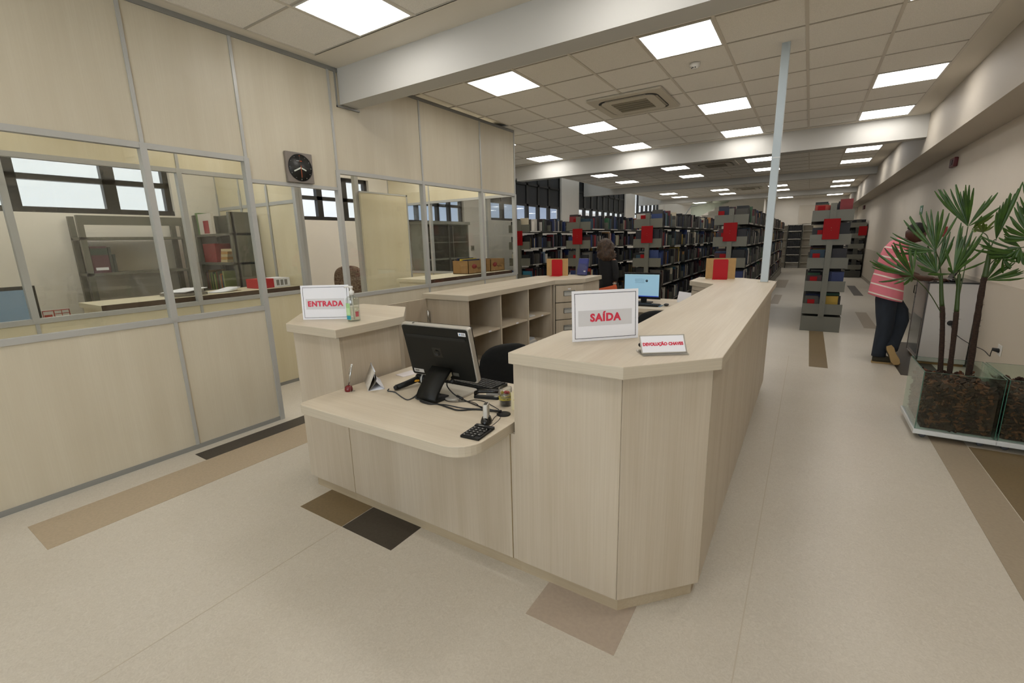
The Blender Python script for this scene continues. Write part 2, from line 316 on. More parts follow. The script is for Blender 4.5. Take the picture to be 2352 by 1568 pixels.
for (y0, y1, ln, xmin, det) in BAYS:
    gx = [x for x in GX if x > xmin-.01]
    lo = ln[0]; hi = ln[-1]
    if hi+TP <= y1+.02 and det: hi2 = hi+TP
    else: hi2 = hi
    # plain borders
    xl = -5.85 if xmin < -5 else XP
    for p, q in (((xl, y0, ZC), (1.32, lo, ZC+.03)), ((xl, hi2, ZC), (1.32, y1, ZC+.03)), ((xl, lo, ZC), (gx[0]+.002, hi2, ZC+.03)), ((gx[-1]-.002, lo, ZC), (1.32, hi2, ZC+.03))):
        if abs(p[1]-q[1]) > .004 and abs(p[0]-q[0]) > .004: B(p, q).build('border_strip', border_m, ce)
    rows = [y for y in ln if y < hi2-.1]
    if det == 0 or y0 < 0:
        tf = MB()
        for y in rows:
            if y0 < 0 and y >= 1.5: continue
            for x in gx[:-1]:
                if not taken(x, y): tf.box((x+.012, y+.012, ZC+.004), (x+.613, y+.613, ZC+.02))
        tag(tf.build('tile_field', tile_m, ce), kind='stuff')
    for x in gx:
        B((x-.013, lo, ZC-.001), (x+.013, hi2, ZC+.008)).build('grid_bar', grid_m, ce)
    for y in rows+[hi2]:
        B((gx[0], y-.008, ZC), (gx[-1], y+.008, ZC+.008)).build('cross_bar', mat('cross_bar_shadow_tone', 'b7b0a4', .6), ce)  # cross bars coloured darker, painting in the grid's thin shadow lines
    if det:
        for y in rows:
            for x in gx[:-1]:
                if y < 1.5 or (x < -4.5 and y < 6.0): continue
                if taken(x, y): continue
                if any(abs(x+.3125-ax) < .5 and abs(y+.3125-ay) < .5 for ax, ay in AC) and det == 9: continue
                o = bpy.data.objects.new('tile', tile_me); C.objects.link(o); o.parent = ce; o.location = Vector((x, y, 0))-wloc(ce)
# ------------------------------------------------------------------ office partitions
def partition(name, axis, pos, segs, doors=(), hi=ZC, gl=True, pm=panel_m, front=+1, sill=1.065, head=2.32, full=()):
    """glazed laminate partition; axis 'y' runs along y at x=pos, 'x' runs along x at y=pos"""
    t = sthing(name, (pos, segs[0], 0) if axis == 'y' else (segs[0], pos, 0))
    def bx(u0, u1, z0, z1, d0, d1):
        if axis == 'y': return B((pos+d0, u0, z0), (pos+d1, u1, z1))
        return B((u0, pos+d0, z0), (u1, pos+d1, z1))
    D = .022
    bx(segs[0], segs[-1], hi-.035, hi, -D-.006, D+.006).build('top_rail', alu_d, t)
    for i in range(len(segs)-1):
        a, b = segs[i], segs[i+1]
        if i in doors:
            bx(a, b, 2.135, 2.165, -D-.004, D+.004).build('door_head', alu, t)
            bx(a+.011, b-.011, 2.165, hi-.035, -D+.006, D-.006).build('panel', pm, t); continue
        bx(a, b, 0, .035, -D-.004, D+.004).build('floor_rail', alu_d, t)
        if i in full:
            bx(a+.011, b-.011, .035, 2.1, -D+.006, D-.006).build('panel', pm, t); bx(a, b, 2.1, 2.14, -D, D).build('rail', alu, t)
            bx(a+.011, b-.011, 2.14, hi-.035, -D+.006, D-.006).build('panel', pm, t); continue
        bx(a+.011, b-.011, .035, sill-.02, -D+.006, D-.006).build('panel', pm, t)
        bx(a, b, sill-.02, sill+.02, -D-.004, D+.004).build('rail', alu, t)
        bx(a+.02, b-.02, sill+.02, head-.015, -.004, .004).build('glass_pane', glass, t)
        bx(a, b, head-.02, head+.02, -D-.004, D+.004).build('rail', alu, t)
        bx(a+.011, b-.011, head+.02, hi-.035, -D+.006, D-.006).build('panel', pm, t)
    for i, u in enumerate(segs):
        near_door = any(j in (i-1, i) for j in doors)
        bx(u-.012, u+.012, 2.32, hi-.03, -D-.003, D+.003).build('mullion', alu, t)
        bx(u-.021, u+.021, 1.06 if not near_door else 0, 2.33, -D-.008, D+.008).build('mullion', alu, t)
        if not near_door: bx(u-.012, u+.012, 0, 1.06, -D-.003, D+.003).build('mullion', alu, t)
    return t
pf = partition('wall_office_front', 'y', XP-.022, [-.94, .28, 1.5, 2.22, 3.12, 4.35, 5.56, 6.46], doors=(3,))
B((XP-.04, 3.19, 2.93), (XP+.01, 3.2, ZC)).build('beam_trim', alu_d, pf); B((XP-.02, 3.19, 2.93), (XP+.012, 3.46, 2.945)).build('beam_trim', alu_d, pf)
pi_ = partition('wall_office_inner', 'y', XI, [-1.4, -.2, .95, 2.13, 3.31], pm=panel_in)
pd = partition('wall_office_divider', 'x', 3.35, [XL, -6.35, -5.72, XI], full=(0, 1, 2), pm=panel_in)
pe = partition('wall_office_end', 'x', 6.48, [XL, -5.9, -4.66, XP-.03], pm=panel_in)
pp = sthing('wall_office_doorway', (XI, 4.18, 0))
B((XI-.03, 4.15, 0), (XI+.03, 4.21, ZC)).build('door_post', alu, pp); B((XI-.03, 3.32, 2.62), (XI+.03, 4.18, 2.66)).build('door_head', alu, pp); B((XI-.016, 3.34, 2.66), (XI+.016, 4.18, ZC)).build('panel', panel_in, pp)
dl = sthing('door_1', (XI+.04, 4.6, 0)); B((XI+.03, 4.2, .01), (XI+.065, 5.02, 2.27)).build('door_leaf', panel_in, dl); B((XI+.028, 5.02, .01), (XI+.068, 5.045, 2.29)).build('edge_strip', alu, dl); B((XI+.028, 4.2, 2.27), (XI+.068, 5.045, 2.29)).build('edge_strip', alu, dl)
struct('wall_office_rear', B((XL, -1.5, 0), (XP-.05, -1.42, ZC)), paint)

# neighbouring buildings outside the far left windows
def building(label, x0, x1, y0, y1, z1, m, m2):
    t = thing('neighbour_building', label, 'building', ((x0+x1)/2, (y0+y1)/2, -1)); B((x0, y0, -1), (x1, y1, z1)).build('facade', m, t); B((x0, y0-.1, z1), (x1+.15, y1+.1, z1+.15)).build('parapet', m2, t)
    k = y0+.8
    while k < y1-1.5: B((x1, k, z1-2.2), (x1+.03, k+1.2, z1-.9)).build('window', mat('facade_window', '8fa0b5', .3), t); B((x1, k-.1, z1-2.35), (x1+.1, k+1.3, z1-2.2)).build('ledge', m2, t); k += 2.6
building('pale blue-grey building seen through the tall left windows', -18, -13.5, 17.5, 27, 3.6, mat('facade_blue', 'a9b6cc', .8), mat('facade_trim', 'd3dae6', .8))
building('low pinkish building seen through the farther left windows', -18, -13, 28.5, 44, 3.2, mat('facade_pink', 'c9a79d', .8), mat('facade_white', 'e6e2dc', .8))
# ------------------------------------------------------------------ reception counter
def pan(p, q, z0, z1, th=.018):
    """upright board from p to q (plan), thickness to the left of p->q"""
    p, q = Vector((*p, 0)), Vector((*q, 0)); d = (q-p).normalized(); n = Vector((-d.y, d.x, 0))*th
    poly = [(p.x, p.y), (q.x, q.y), (q.x+n.x, q.y+n.y), (p.x+n.x, p.y+n.y)]
    return MB().prism(poly, z0, z1)
TOP0, TOP1 = 1.08, 1.13
# tall right-hand counter
t = thing('reception_counter', 'tall pale wood reception counter with chamfered corner carrying the white post', 'counter', (-.55, 3.5, 0))
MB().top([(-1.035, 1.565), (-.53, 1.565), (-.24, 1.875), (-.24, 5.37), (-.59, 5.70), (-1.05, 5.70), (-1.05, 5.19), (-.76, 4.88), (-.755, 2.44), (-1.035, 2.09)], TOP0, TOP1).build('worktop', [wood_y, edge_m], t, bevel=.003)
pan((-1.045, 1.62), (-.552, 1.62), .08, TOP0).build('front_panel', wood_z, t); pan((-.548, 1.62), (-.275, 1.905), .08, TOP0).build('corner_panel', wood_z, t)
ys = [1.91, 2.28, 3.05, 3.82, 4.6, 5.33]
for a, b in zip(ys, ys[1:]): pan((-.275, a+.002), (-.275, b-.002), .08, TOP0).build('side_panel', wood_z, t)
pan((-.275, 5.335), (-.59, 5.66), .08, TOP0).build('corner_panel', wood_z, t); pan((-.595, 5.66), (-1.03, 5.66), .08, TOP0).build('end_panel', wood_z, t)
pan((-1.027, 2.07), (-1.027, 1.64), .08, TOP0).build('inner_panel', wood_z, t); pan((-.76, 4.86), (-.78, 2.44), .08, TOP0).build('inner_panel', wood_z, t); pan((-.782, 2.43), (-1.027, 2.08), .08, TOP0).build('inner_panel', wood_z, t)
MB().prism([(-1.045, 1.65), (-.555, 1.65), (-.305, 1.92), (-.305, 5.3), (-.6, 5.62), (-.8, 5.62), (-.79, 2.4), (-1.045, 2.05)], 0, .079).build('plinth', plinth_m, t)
# entrance pedestal
t = thing('counter_pedestal', 'pale wood counter pedestal with angled top at the far left of the desk', 'counter', (-2.6, 2, 0))
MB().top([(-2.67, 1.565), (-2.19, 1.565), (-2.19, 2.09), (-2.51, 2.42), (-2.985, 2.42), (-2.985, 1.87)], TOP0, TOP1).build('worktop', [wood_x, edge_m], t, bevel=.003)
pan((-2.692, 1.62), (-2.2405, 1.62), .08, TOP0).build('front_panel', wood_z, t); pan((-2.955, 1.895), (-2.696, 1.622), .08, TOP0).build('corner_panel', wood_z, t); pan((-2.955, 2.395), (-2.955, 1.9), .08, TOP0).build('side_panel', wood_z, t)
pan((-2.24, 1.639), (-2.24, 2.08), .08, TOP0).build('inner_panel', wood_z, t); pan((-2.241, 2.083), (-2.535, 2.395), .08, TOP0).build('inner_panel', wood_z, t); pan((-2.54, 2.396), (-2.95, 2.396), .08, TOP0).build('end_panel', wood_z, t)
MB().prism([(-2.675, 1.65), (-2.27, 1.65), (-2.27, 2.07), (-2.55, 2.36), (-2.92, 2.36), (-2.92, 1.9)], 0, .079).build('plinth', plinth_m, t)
# low front desk
t = thing('service_desk', 'low pale wood desk top with rounded corners overhanging its front panel', 'desk', (-1.6, 1.7, 0))
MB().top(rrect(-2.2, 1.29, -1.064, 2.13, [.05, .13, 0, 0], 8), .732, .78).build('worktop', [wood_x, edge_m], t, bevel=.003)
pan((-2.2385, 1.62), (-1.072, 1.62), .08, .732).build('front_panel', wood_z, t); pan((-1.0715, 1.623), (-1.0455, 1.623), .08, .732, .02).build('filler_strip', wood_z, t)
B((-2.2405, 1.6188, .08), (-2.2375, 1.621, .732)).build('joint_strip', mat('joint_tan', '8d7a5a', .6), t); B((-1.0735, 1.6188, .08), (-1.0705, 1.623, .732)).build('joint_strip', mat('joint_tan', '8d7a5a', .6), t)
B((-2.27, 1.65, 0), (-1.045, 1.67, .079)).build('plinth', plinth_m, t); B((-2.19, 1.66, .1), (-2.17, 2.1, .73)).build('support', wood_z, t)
# rear low desk
t = thing('rear_desk', 'low pale wood desk behind the counter holding the lit monitor', 'desk', (-1.66, 5.8, 0))
B((-2.22, 5.3, .735), (-1.07, 6.3, .78)).build('worktop', wood_x, t); B((-2.2, 5.95, .08), (-1.1, 5.968, .735)).build('back_panel', wood_z, t); B((-2.2, 5.4, 0), (-2.18, 5.94, .734)).build('support', wood_z, t); B((-1.12, 5.4, 0), (-1.1, 5.94, .734)).build('support', wood_z, t)
# open shelf unit and drawers on the left arm
t = thing('shelf_unit', 'open pale wood compartment unit along the left arm of the counter', 'shelf unit', (-2.78, 4, 0))
MB().top([(-3.05, 3.165), (-2.5, 3.165), (-2.5, 4.84), (-2.255, 5.17), (-2.255, 5.7), (-2.7, 5.7), (-3.05, 5.38)], TOP0, TOP1).build('worktop', [wood_y, edge_m], t, bevel=.003)
B((-3.03, 3.18, .08), (-3.012, 4.83, TOP0)).build('back_board', wood_z, t); B((-3.01, 3.2, .08), (-2.55, 4.79, .1)).build('base_board', wood_y, t)
for yy in (3.18, 3.7, 4.235, 4.77): B((-3.01, yy, .1), (-2.52, yy+.02, TOP0)).build('divider', wood_z, t)
for a, b in ((3.2, 3.7), (3.72, 4.235), (4.255, 4.77)):
    for z in (.735, .41): B((-3.01, a, z), (-2.53, b, z+.02)).build('shelf', wood_y, t)
B((-2.99, 3.22, 0), (-2.56, 4.78, .079)).build('plinth', wood_y, t)
for yy in (3.5, 4.0, 4.55): B((-2.5295, yy, .737), (-2.5285, yy+.045, .752)).build('shelf_label', white_p, t)
def drawers(name, label, p, q, body, zs):
    t = thing(name, label, 'drawers', (*p, 0)); p, q = Vector((*p, 0)), Vector((*q, 0)); d = (q-p).normalized(); n = Vector((d.y, -d.x, 0)); Ln = (q-p).length
    MB().prism(body, .08, TOP0-.001).build('body', wood_z, t); MB().prism([(x*.98+sum(b[0] for b in body)/len(body)*.02, y*.98+sum(b[1] for b in body)/len(body)*.02) for x, y in body], 0, .079).build('plinth', plinth_m, t)
    for z0, z1 in zs:
        M = frame_M(p, d, (0, 0, 1), n)
        f = MB().box((.02, z0, .001), (Ln-.02, z1, .014), M).build('drawer_front', wood_z, t)
        MB().box((.014, z0-.006, .0004), (Ln-.014, z1+.006, .0012), M).build('reveal', mat('reveal_dark', '4a4238', .7), t)
        g = MB().box((Ln*.5-.07, z1-.125, .0145), (Ln*.5+.07, z1-.07, .018), M).build('handle', mat('handle_silver', 'c3c3bd', .35, .2), f); MB().box((Ln*.5-.078, z1-.13, .0142), (Ln*.5+.078, z1-.065, .0146), M).build('handle_recess', mat('handle_shadow', '4a4a48', .5), f)
        MB().box((Ln*.5-.07, z1-.082, .0181), (Ln*.5+.07, z1-.072, .024), M).build('lip', mat('lip_grey', '8d8d88', .4), f)
        if z1 > 1.0: MB().box((Ln*.5-.02, z1-.05, .0145), (Ln*.5+.02, z1-.038, .0152), M).build('drawer_label', white_p, f)
    return t
drawers('drawer_unit', 'pale wood drawer unit set diagonally at the end of the open shelf unit', (-2.52, 4.845), (-2.28, 5.17), [(-3.0, 4.845), (-2.52, 4.845), (-2.28, 5.17), (-2.28, 5.67), (-2.71, 5.67), (-3.0, 5.37)], [(.86, 1.06), (.65, .85), (.44, .64), (.23, .43)])
drawers('drawer_unit', 'pale wood drawer unit under the far end of the tall right counter', (-1.02, 5.18), (-.79, 4.9), [(-1.02, 5.18), (-.79, 4.9), (-.79, 5.6), (-1.02, 5.6)], [(.85, 1.03), (.62, .84), (.39, .61)])
# swing gate
t = thing('swing_gate', 'low pale wood swing gate between pedestal and open shelf unit', 'gate', (-3.0, 2.8, 0))
B((-3.01, 2.43, .1), (-2.992, 3.15, 1.085)).build('gate_leaf', wood_z, t)
for z in (.86, .25): MB().tube([(-2.985, 3.16, z), (-2.985, 3.16, z+.11)], .012, 10).build('hinge', chrome, t)
MB().tube([(-2.985, 2.45, .8), (-2.985, 2.45, .95)], .008, 8).build('latch', chrome, t)
# post through the counter
t = thing('steel_post', 'white square steel post rising from the counter to the ceiling', 'post', (-.345, 5.24, TOP1))
B((-.379, 5.206, TOP1+.003), (-.311, 5.274, ZC+.02)).build('shaft', mat('post_paint', 'b7c2c7', .35), t, bevel=.004); B((-.40, 5.18, TOP1), (-.29, 5.29, TOP1+.003)).build('flange', wood_y, t); B((-.381, 5.204, 2.3), (-.309, 5.276, 2.31)).build('joint_ring', white_met, t)
# ------------------------------------------------------------------ signs
def sign(name, label, L, R_, hgt, word, size, lean=.06):
    L, R_ = Vector(L), Vector(R_); mid = (L+R_)/2; u = (R_-L).normalized(); wd = (R_-L).length
    n = Vector((u.y, -u.x, 0)); v = (Vector((0, 0, 1))-n*lean).normalized(); nn = u.cross(v)
    t = thing(name, label, 'sign', mid); M = frame_M(Vector((0, 0, .001)), u, v, nn)
    MB().box((-wd/2, 0, -.004), (wd/2, hgt, 0), M).build('front_board', white_p, t, local=True)
    v2 = (Vector((0, 0, 1))+n*.35).normalized(); top = M @ Vector((0, hgt, -.005)); 
    Mb = frame_M(top, u, -v2*1.0, -u.cross(v2)*-1)
    ln = top.z/ v2.z - .002
    MB().box((-wd*.3, 0, -.001), (wd*.3, ln, .001), Mb).build('rear_flap', white_p, t, local=True)
    e = .012; f = MB()
    for a, b in (((-wd/2+e, e), (wd/2-e, e+.0022)), ((-wd/2+e, hgt-e-.0022), (wd/2-e, hgt-e)), ((-wd/2+e, e), (-wd/2+e+.0022, hgt-e)), ((wd/2-e-.0022, e), (wd/2-e, hgt-e))): f.box((*a, .0002), (*b, .0007), M)
    f.build('border', black_line, t, local=True)
    MB().box((-wd*.41, hgt*.30, .0002), (wd*.40, hgt*.61, .0006), M).build('grey_band', grey_band, t, local=True)
    text_obj('lettering', word, .053, red_p, t, M @ Matrix.Translation((0, hgt*.455, .0012)), bold=.0024, spacing=1.13, width=size)
    return t
sign('exit_sign', 'white card sign reading SAÍDA standing on the tall counter', (-.873, 1.862, TOP1), (-.640, 2.088, TOP1), .232, 'SAÍDA', .152)
sign('entrance_sign', 'white card sign reading ENTRADA beside the hand sanitizer bottle', (-2.695, 1.70, TOP1), (-2.43, 1.86, TOP1), .218, 'ENTRADA', .228)
t = thing('desk_nameplate', 'small acrylic nameplate reading DEVOLUÇÃO CHAVES on the tall counter', 'nameplate', (-.465, 1.845, TOP1))
u = Vector((.165, .115, 0)).normalized(); n = Vector((u.y, -u.x, 0)); v = (Vector((0, 0, 1))-n*.62).normalized(); nn = u.cross(v); M = frame_M(n*.028+Vector((0, 0, .006)), u, v, nn)
MB().box((-.093, 0, -.003), (.093, .078, 0), M).build('face', acryl, t, local=True); MB().box((-.088, .004, .0002), (.088, .074, .001), M).build('insert', white_p, t, local=True)
f = MB()
for a, b in (((-.093, 0), (.093, .004)), ((-.093, .074), (.093, .078)), ((-.093, 0), (-.089, .078)), ((.089, 0), (.093, .078))): f.box((*a, .0002), (*b, .0016), M)
f.build('frame', silver, t, local=True)
MB().box((-.093, -.05, 0), (.093, .045, .006), frame_M(Vector((0, 0, 0)), u, Vector((-u.y, u.x, 0)), (0, 0, 1))).build('foot', acryl, t, local=True)
text_obj('lettering', 'DEVOLUÇÃO CHAVES', .022, red_p, t, M @ Matrix.Translation((0, .038, .0016)), bold=.0011, width=.166)
M2 = frame_M(Vector((-.09, .02, .03)), u, (0, 0, 1), n)
MB().ell((-.085, .02, .02), (.02, .012, .012)).build('rear_knob', black_gl, t, local=True)
# hand sanitizer
t = thing('sanitizer_bottle', 'clear plastic pump bottle of hand sanitizer beside the ENTRADA sign', 'bottle', (-2.352, 1.825, TOP1))
MB().lathe([(.036, .0), (.039, .004), (.038, .10), (.0405, .13), (.038, .142), (.026, .153), (.014, .158), (.013, .166)], 24).build('body', bottle_m, t, local=True)
MB().lathe([(.034, .003), (.0355, .006), (.0345, .085)], 24).build('gel', glass_mat('gel', (.95, .96, .93)), t, local=True)
p = MB().lathe([(.0155, .162), (.0155, .186), (.008, .188), (.007, .202), (.011, .204), (.011, .216)], 16).build('pump', white_pl, t, local=True)
MB().tube([(0, 0, .211), (-.03, -.01, .213), (-.045, -.016, .207)], [.006, .005, .004], 8).build('nozzle', white_pl, p, local=True)
MB().tube([(0, 0, .16), (.004, 0, .012)], .003, 6).build('dip_tube', white_pl, t, local=True)
def wrap(r, a0, a1, z0, z1, n=8):
    v = []; f = []
    for k in range(n+1):
        a = math.radians(a0+(a1-a0)*k/n); v += [(r*math.cos(a), r*math.sin(a), z0), (r*math.cos(a), r*math.sin(a), z1)]
    for k in range(n): f.append((2*k, 2*k+2, 2*k+3, 2*k+1))
    return MB().add(v, f, True)
lb = wrap(.0412, 232, 296, .012, .115).build('label', mat('label_green', '9fc989', .5), t, local=True); wrap(.0416, 232, 296, .014, .038).build('label_band', mat('label_teal', '2596a8', .5), lb, local=True); wrap(.0416, 238, 290, .045, .085).build('label_text', mat('label_pale', 'bcd8a6', .5), lb, local=True)
wrap(.0412, 338, 368, .03, .062).build('back_print', mat('label_red', 'b0525a', .5), t, local=True)
# red bookends with card, leaflet stand
def bookend(label, c, ang, w=.30, h=.225):
    t = thing('sign_bookend', label, 'bookend', c, ang)
    B((-w/2, .004, 0), (w/2, .010, h)).build('card', kraft, t, local=True); B((-w/2, .0101, 0), (w/2, .0125, h)).build('backing', white_p, t, local=True)
    MB().prism([(x, y) for x, y in rrect(-.075, 0, .075, h-.012, [0, 0, .015, .015], 4)], 0, .002, frame_M(Vector((0, 0, 0)), (1, 0, 0), (0, 0, 1), (0, -1, 0))).build('plate', red_m, t, local=True)
    B((-.075, -.12, 0), (.075, 0, .0015)).build('foot', red_m, t, local=True); return t
bookend('red steel bookend with brown card on the open shelf unit', (-2.80, 5.48, TOP1), .12)
bookend('red steel bookend with brown card beside the white post', (-.80, 5.52, TOP1), .10)
t = thing('leaflet_stand', 'clear acrylic stand holding a thick blue booklet near the drawers', 'leaflet stand', (-2.5, 5.58, TOP1), -.15)
Mx = Matrix.Rotation(-.28, 4, 'X')
MB().box((-.075, -.004, .01), (.075, -.001, .16), Mx).build('front_plate', acryl, t, local=True); MB().box((-.08, .035, .006), (.08, .038, .21), Mx).build('back_plate', acryl, t, local=True); B((-.08, -.02, 0), (.08, .09, .004)).build('foot', acryl, t, local=True)
bk = MB().box((-.07, .001, .012), (.07, .03, .228), Mx).build('booklet', mat('booklet_blue', '39417f', .5), t, local=True); MB().box((-.066, .003, .2285), (.066, .028, .2295), Mx).build('pages', white_p, bk, local=True); MB().box((.03, -.0006, .05), (.06, .0005, .065), Mx).build('sticker', white_p, bk, local=True)
# ------------------------------------------------------------------ things on the front desk
DZ = .78
ph, th = .04, .23
u = Vector((math.cos(ph), math.sin(ph), 0)); v = Vector((math.sin(th)*math.sin(ph), -math.sin(th)*math.cos(ph), math.cos(th))); nn = u.cross(v)
t = thing('desktop_monitor', 'black and silver flat monitor seen from behind on the low front desk', 'monitor', (-1.62, 1.78, DZ))
M = frame_M(Vector((-1.65, 1.84, .85)), u, v, nn)
MB().prism(rrect(-.23, 0, .23, .32, .014, 4), -.036, -.004, M).build('bezel', silver, t, bevel=.004)
bs = MB().prism(rrect(-.222, .008, .222, .312, .012, 4), -.02, .001, M).build('back_cover', black_pl, t)
MB().prism(rrect(-.205, .245, .205, .262, .008, 3), .0012, .004, M).build('vent_ridge', black_rub, bs)
MB().prism(rrect(-.228, .002, .228, .318, .012, 4), -.042, -.0361, M).build('front_frame', black_gl, t)
sc_m = mat('screen_glow', '7fa5bd', .3, emit=.9)
MB().box((-.213, .018, -.0428), (.213, .302, -.0421), M).build('screen', sc_m, t)
lg = MB().prism([(-.03, .135), (.03, .135), (.022, .19), (-.038, .19)], .0012, .0018, M).build('badge', mat('badge_dark', '15130f', .35), bs)
MB().lathe([(.021, 0), (.021, .0012), (.019, .0012), (.019, 0)], 24, M=M @ Matrix.Translation((-.004, .1625, .0018))).build('badge_ring', mat('badge_line', '272420', .4), bs)
text_obj('badge_letters', 'hp', .032, mat('badge_line', '272420', .4), bs, Matrix.Translation(-wloc(bs)) @ M @ Matrix.Translation((-.004, .1645, .0022)) @ Matrix.Shear('XZ', 4, (0, 0)))
s1 = MB().box((.165, .276, .0012), (.212, .296, .0016), M).build('inventory_sticker', white_p, bs); MB().box((.172, .281, .0017), (.18, .291, .0019), M).build('sticker_dot', mat('sticker_blue', '4b86b8', .5), s1)
for k in range(5): MB().box((.186+k*.0045, .28, .0017), (.188+k*.0045, .292, .0019), M).build('barcode_bar', black_line, s1)
s2 = MB().box((-.208, .02, .0012), (-.135, .042, .0016), M).build('rating_label', mat('rating_grey', 'bdbab4', .6), bs); MB().box((-.2, .025, .0017), (-.17, .036, .0019), M).build('rating_print', mat('rating_print', '77736c', .6), s2)
MB().box((.02, .028, .0012), (.065, .05, .022), M).build('video_plug', mat('plug_cream', 'cfc7b0', .5), t); MB().box((.03, .006, .004), (.055, .03, .018), M).build('plug_neck', mat('plug_cream', 'cfc7b0', .5), t)
MB().box((.075, .03, .0012), (.115, .05, .0018), M).build('port_row', mat('port_grey', '55534c', .5), bs)
MB().lathe([(.007, 0), (.007, .0015)], 12, M=M @ Matrix.Translation((-.15, .32, -.02)) @ Matrix.Rotation(-math.pi/2, 4, 'X')).build('power_button', black_gl, t)
MB().ell(Vector((0, 0, 0)), (.014, .006, .004), M=None) if False else None
prof = [(1.80, .925), (1.76, .90), (1.715, .865), (1.675, .825), (1.655, .80), (1.655, .788), (1.675, .784), (1.75, .79)]
v_ = []; f_ = []
for i, (yy, zz) in enumerate(prof):
    a = prof[max(i-1, 0)]; b = prof[min(i+1, len(prof)-1)]; tx = Vector((b[0]-a[0], b[1]-a[1])).normalized(); nx, nz = tx.y*.009, -tx.x*.009
    xs = .012*(1-i/7)
    for sx in (-.066, .066): v_ += [(-1.607+sx-xs*1.5, yy-nx, zz-nz if zz-nz > DZ+.001 else DZ+.001), (-1.607+sx-xs*1.5, yy+nx, zz+nz if zz+nz > DZ+.001 else DZ+.001)]
for i in range(len(prof)-1):
    a, b = i*4, i*4+4; f_ += [(a, a+2, b+2, b), (a+1, b+1, b+3, a+3), (a, b, b+1, a+1), (a+2, a+3, b+3, b+2)]
f_ += [(0, 1, 3, 2), (28, 30, 31, 29)]
MB().add(v_, f_, True).build('stand_arm', black_pl, t)
MB().prism(rrect(-1.72, 1.72, -1.475, 1.93, .03, 4), DZ, DZ+.012).build('stand_base', silver, t, bevel=.003)
MB().tube([(-1.54, 1.775, .875), (-1.535, 1.785, .86)], .012, 10).build('hinge_cap', black_rub, t)
def cable(name, label, pts, r=.0028, m=None, z=DZ):
    P = [(p[0], p[1], (p[2] if len(p) > 2 else z+r)) for p in pts]
    return tag(MB().tube(spline(P, 6), r, 6).build(name, m or black_rub), label, 'cable')
cable('scanner_cable', 'dark grey cable looping from the barcode scanner to the desk grommet', [(-1.935, 1.69, .788), (-1.927, 1.673), (-1.873, 1.676), (-1.786, 1.639), (-1.719, 1.619), (-1.714, 1.654), (-1.735, 1.71), (-1.69, 1.655, .786), (-1.56, 1.640), (-1.482, 1.66), (-1.38, 1.665), (-1.283, 1.70), (-1.187, 1.701, .792)], .0032, mat('cable_grey', '33363a', .5))
cable('power_cable', 'thick black power cable from the monitor foot to the desk grommet', [(-1.668, 1.68), (-1.640, 1.636), (-1.568, 1.625), (-1.527, 1.645), (-1.436, 1.632), (-1.377, 1.63), (-1.31, 1.68), (-1.242, 1.697), (-1.178, 1.70, .793)], .0042)
vg = cable('video_cable', 'black video cable with ferrite bead hanging from the cream plug', [(-1.603, 1.815, .853), (-1.585, 1.79, .83), (-1.53, 1.775, .80), (-1.464, 1.76, .79), (-1.393, 1.743), (-1.309, 1.723), (-1.234, 1.716), (-1.175, 1.707, .793)], .0033)
MB().tube([(-1.50, 1.768, .794), (-1.455, 1.757, .790)], .0075, 10).build('ferrite_bead', black_rub, vg)
cable('network_cable', 'thin black cable curving past the stapler to the grommet', [(-1.54, 1.715), (-1.50, 1.708), (-1.434, 1.744), (-1.40, 1.795), (-1.335, 1.795), (-1.29, 1.775), (-1.2, 1.721, .79)], .002)
cable('audio_cable', 'thin black cable running straight from the monitor base to the grommet', [(-1.47, 1.74), (-1.43, 1.76), (-1.353, 1.736, .79), (-1.294, 1.71), (-1.219, 1.705), (-1.169, 1.698, .792)], .002)
cable('reader_cable', 'short thin cable from fingerprint reader to grommet', [(-1.158, 1.605), (-1.174, 1.65), (-1.165, 1.68, .79)], .0018); cable('keypad_cable', 'thin cable from numeric keypad past the fingerprint reader', [(-1.125, 1.532), (-1.128, 1.575), (-1.138, 1.63), (-1.152, 1.675, .79)], .0012)
tag(MB().lathe([(.034, 0), (.034, .003), (.028, .006), (.012, .007)], 24, c=(-1.158, 1.70, DZ)).build('cable_grommet', black_pl), 'round black cable grommet set in the desk by the tall counter', 'grommet')
# barcode scanner
t = thing('barcode_scanner', 'black handheld barcode scanner with yellow trigger lying by the monitor', 'scanner', (-1.88, 1.8, DZ))
MB().tube([(-1.902, 1.70, .794), (-1.897, 1.715, .797)], [.011, .017], 12).build('end_cap', black_rub, t)
MB().tube([(-1.897, 1.715, .797), (-1.882, 1.77, .803), (-1.868, 1.825, .812), (-1.858, 1.858, .818)], [.015, .017, .018, .02], 12).build('handle', black_pl, t)
MB().loft([((-1.875, 1.862, .818), (0, .022, 0), (0, 0, .026)), ((-1.86, 1.868, .818), (0, .03, 0), (0, 0, .033)), ((-1.835, 1.874, .815), (0, .031, 0), (0, 0, .034)), ((-1.81, 1.878, .812), (0, .027, 0), (0, 0, .03))], 14).build('head', black_pl, t)
MB().loft([((-1.8355, 1.873, .815), (0, .0315, 0), (0, 0, .0343)), ((-1.828, 1.874, .815), (0, .0315, 0), (0, 0, .0343))], 14).build('collar', mat('collar_grey', 'b0b0aa', .4), t)
MB().ell((-1.852, 1.835, .812), (.008, .028, .009), M=Matrix.Rotation(-.25, 4, 'Z')).build('trigger', mat('trigger_yellow', 'd89a1e', .35), t)
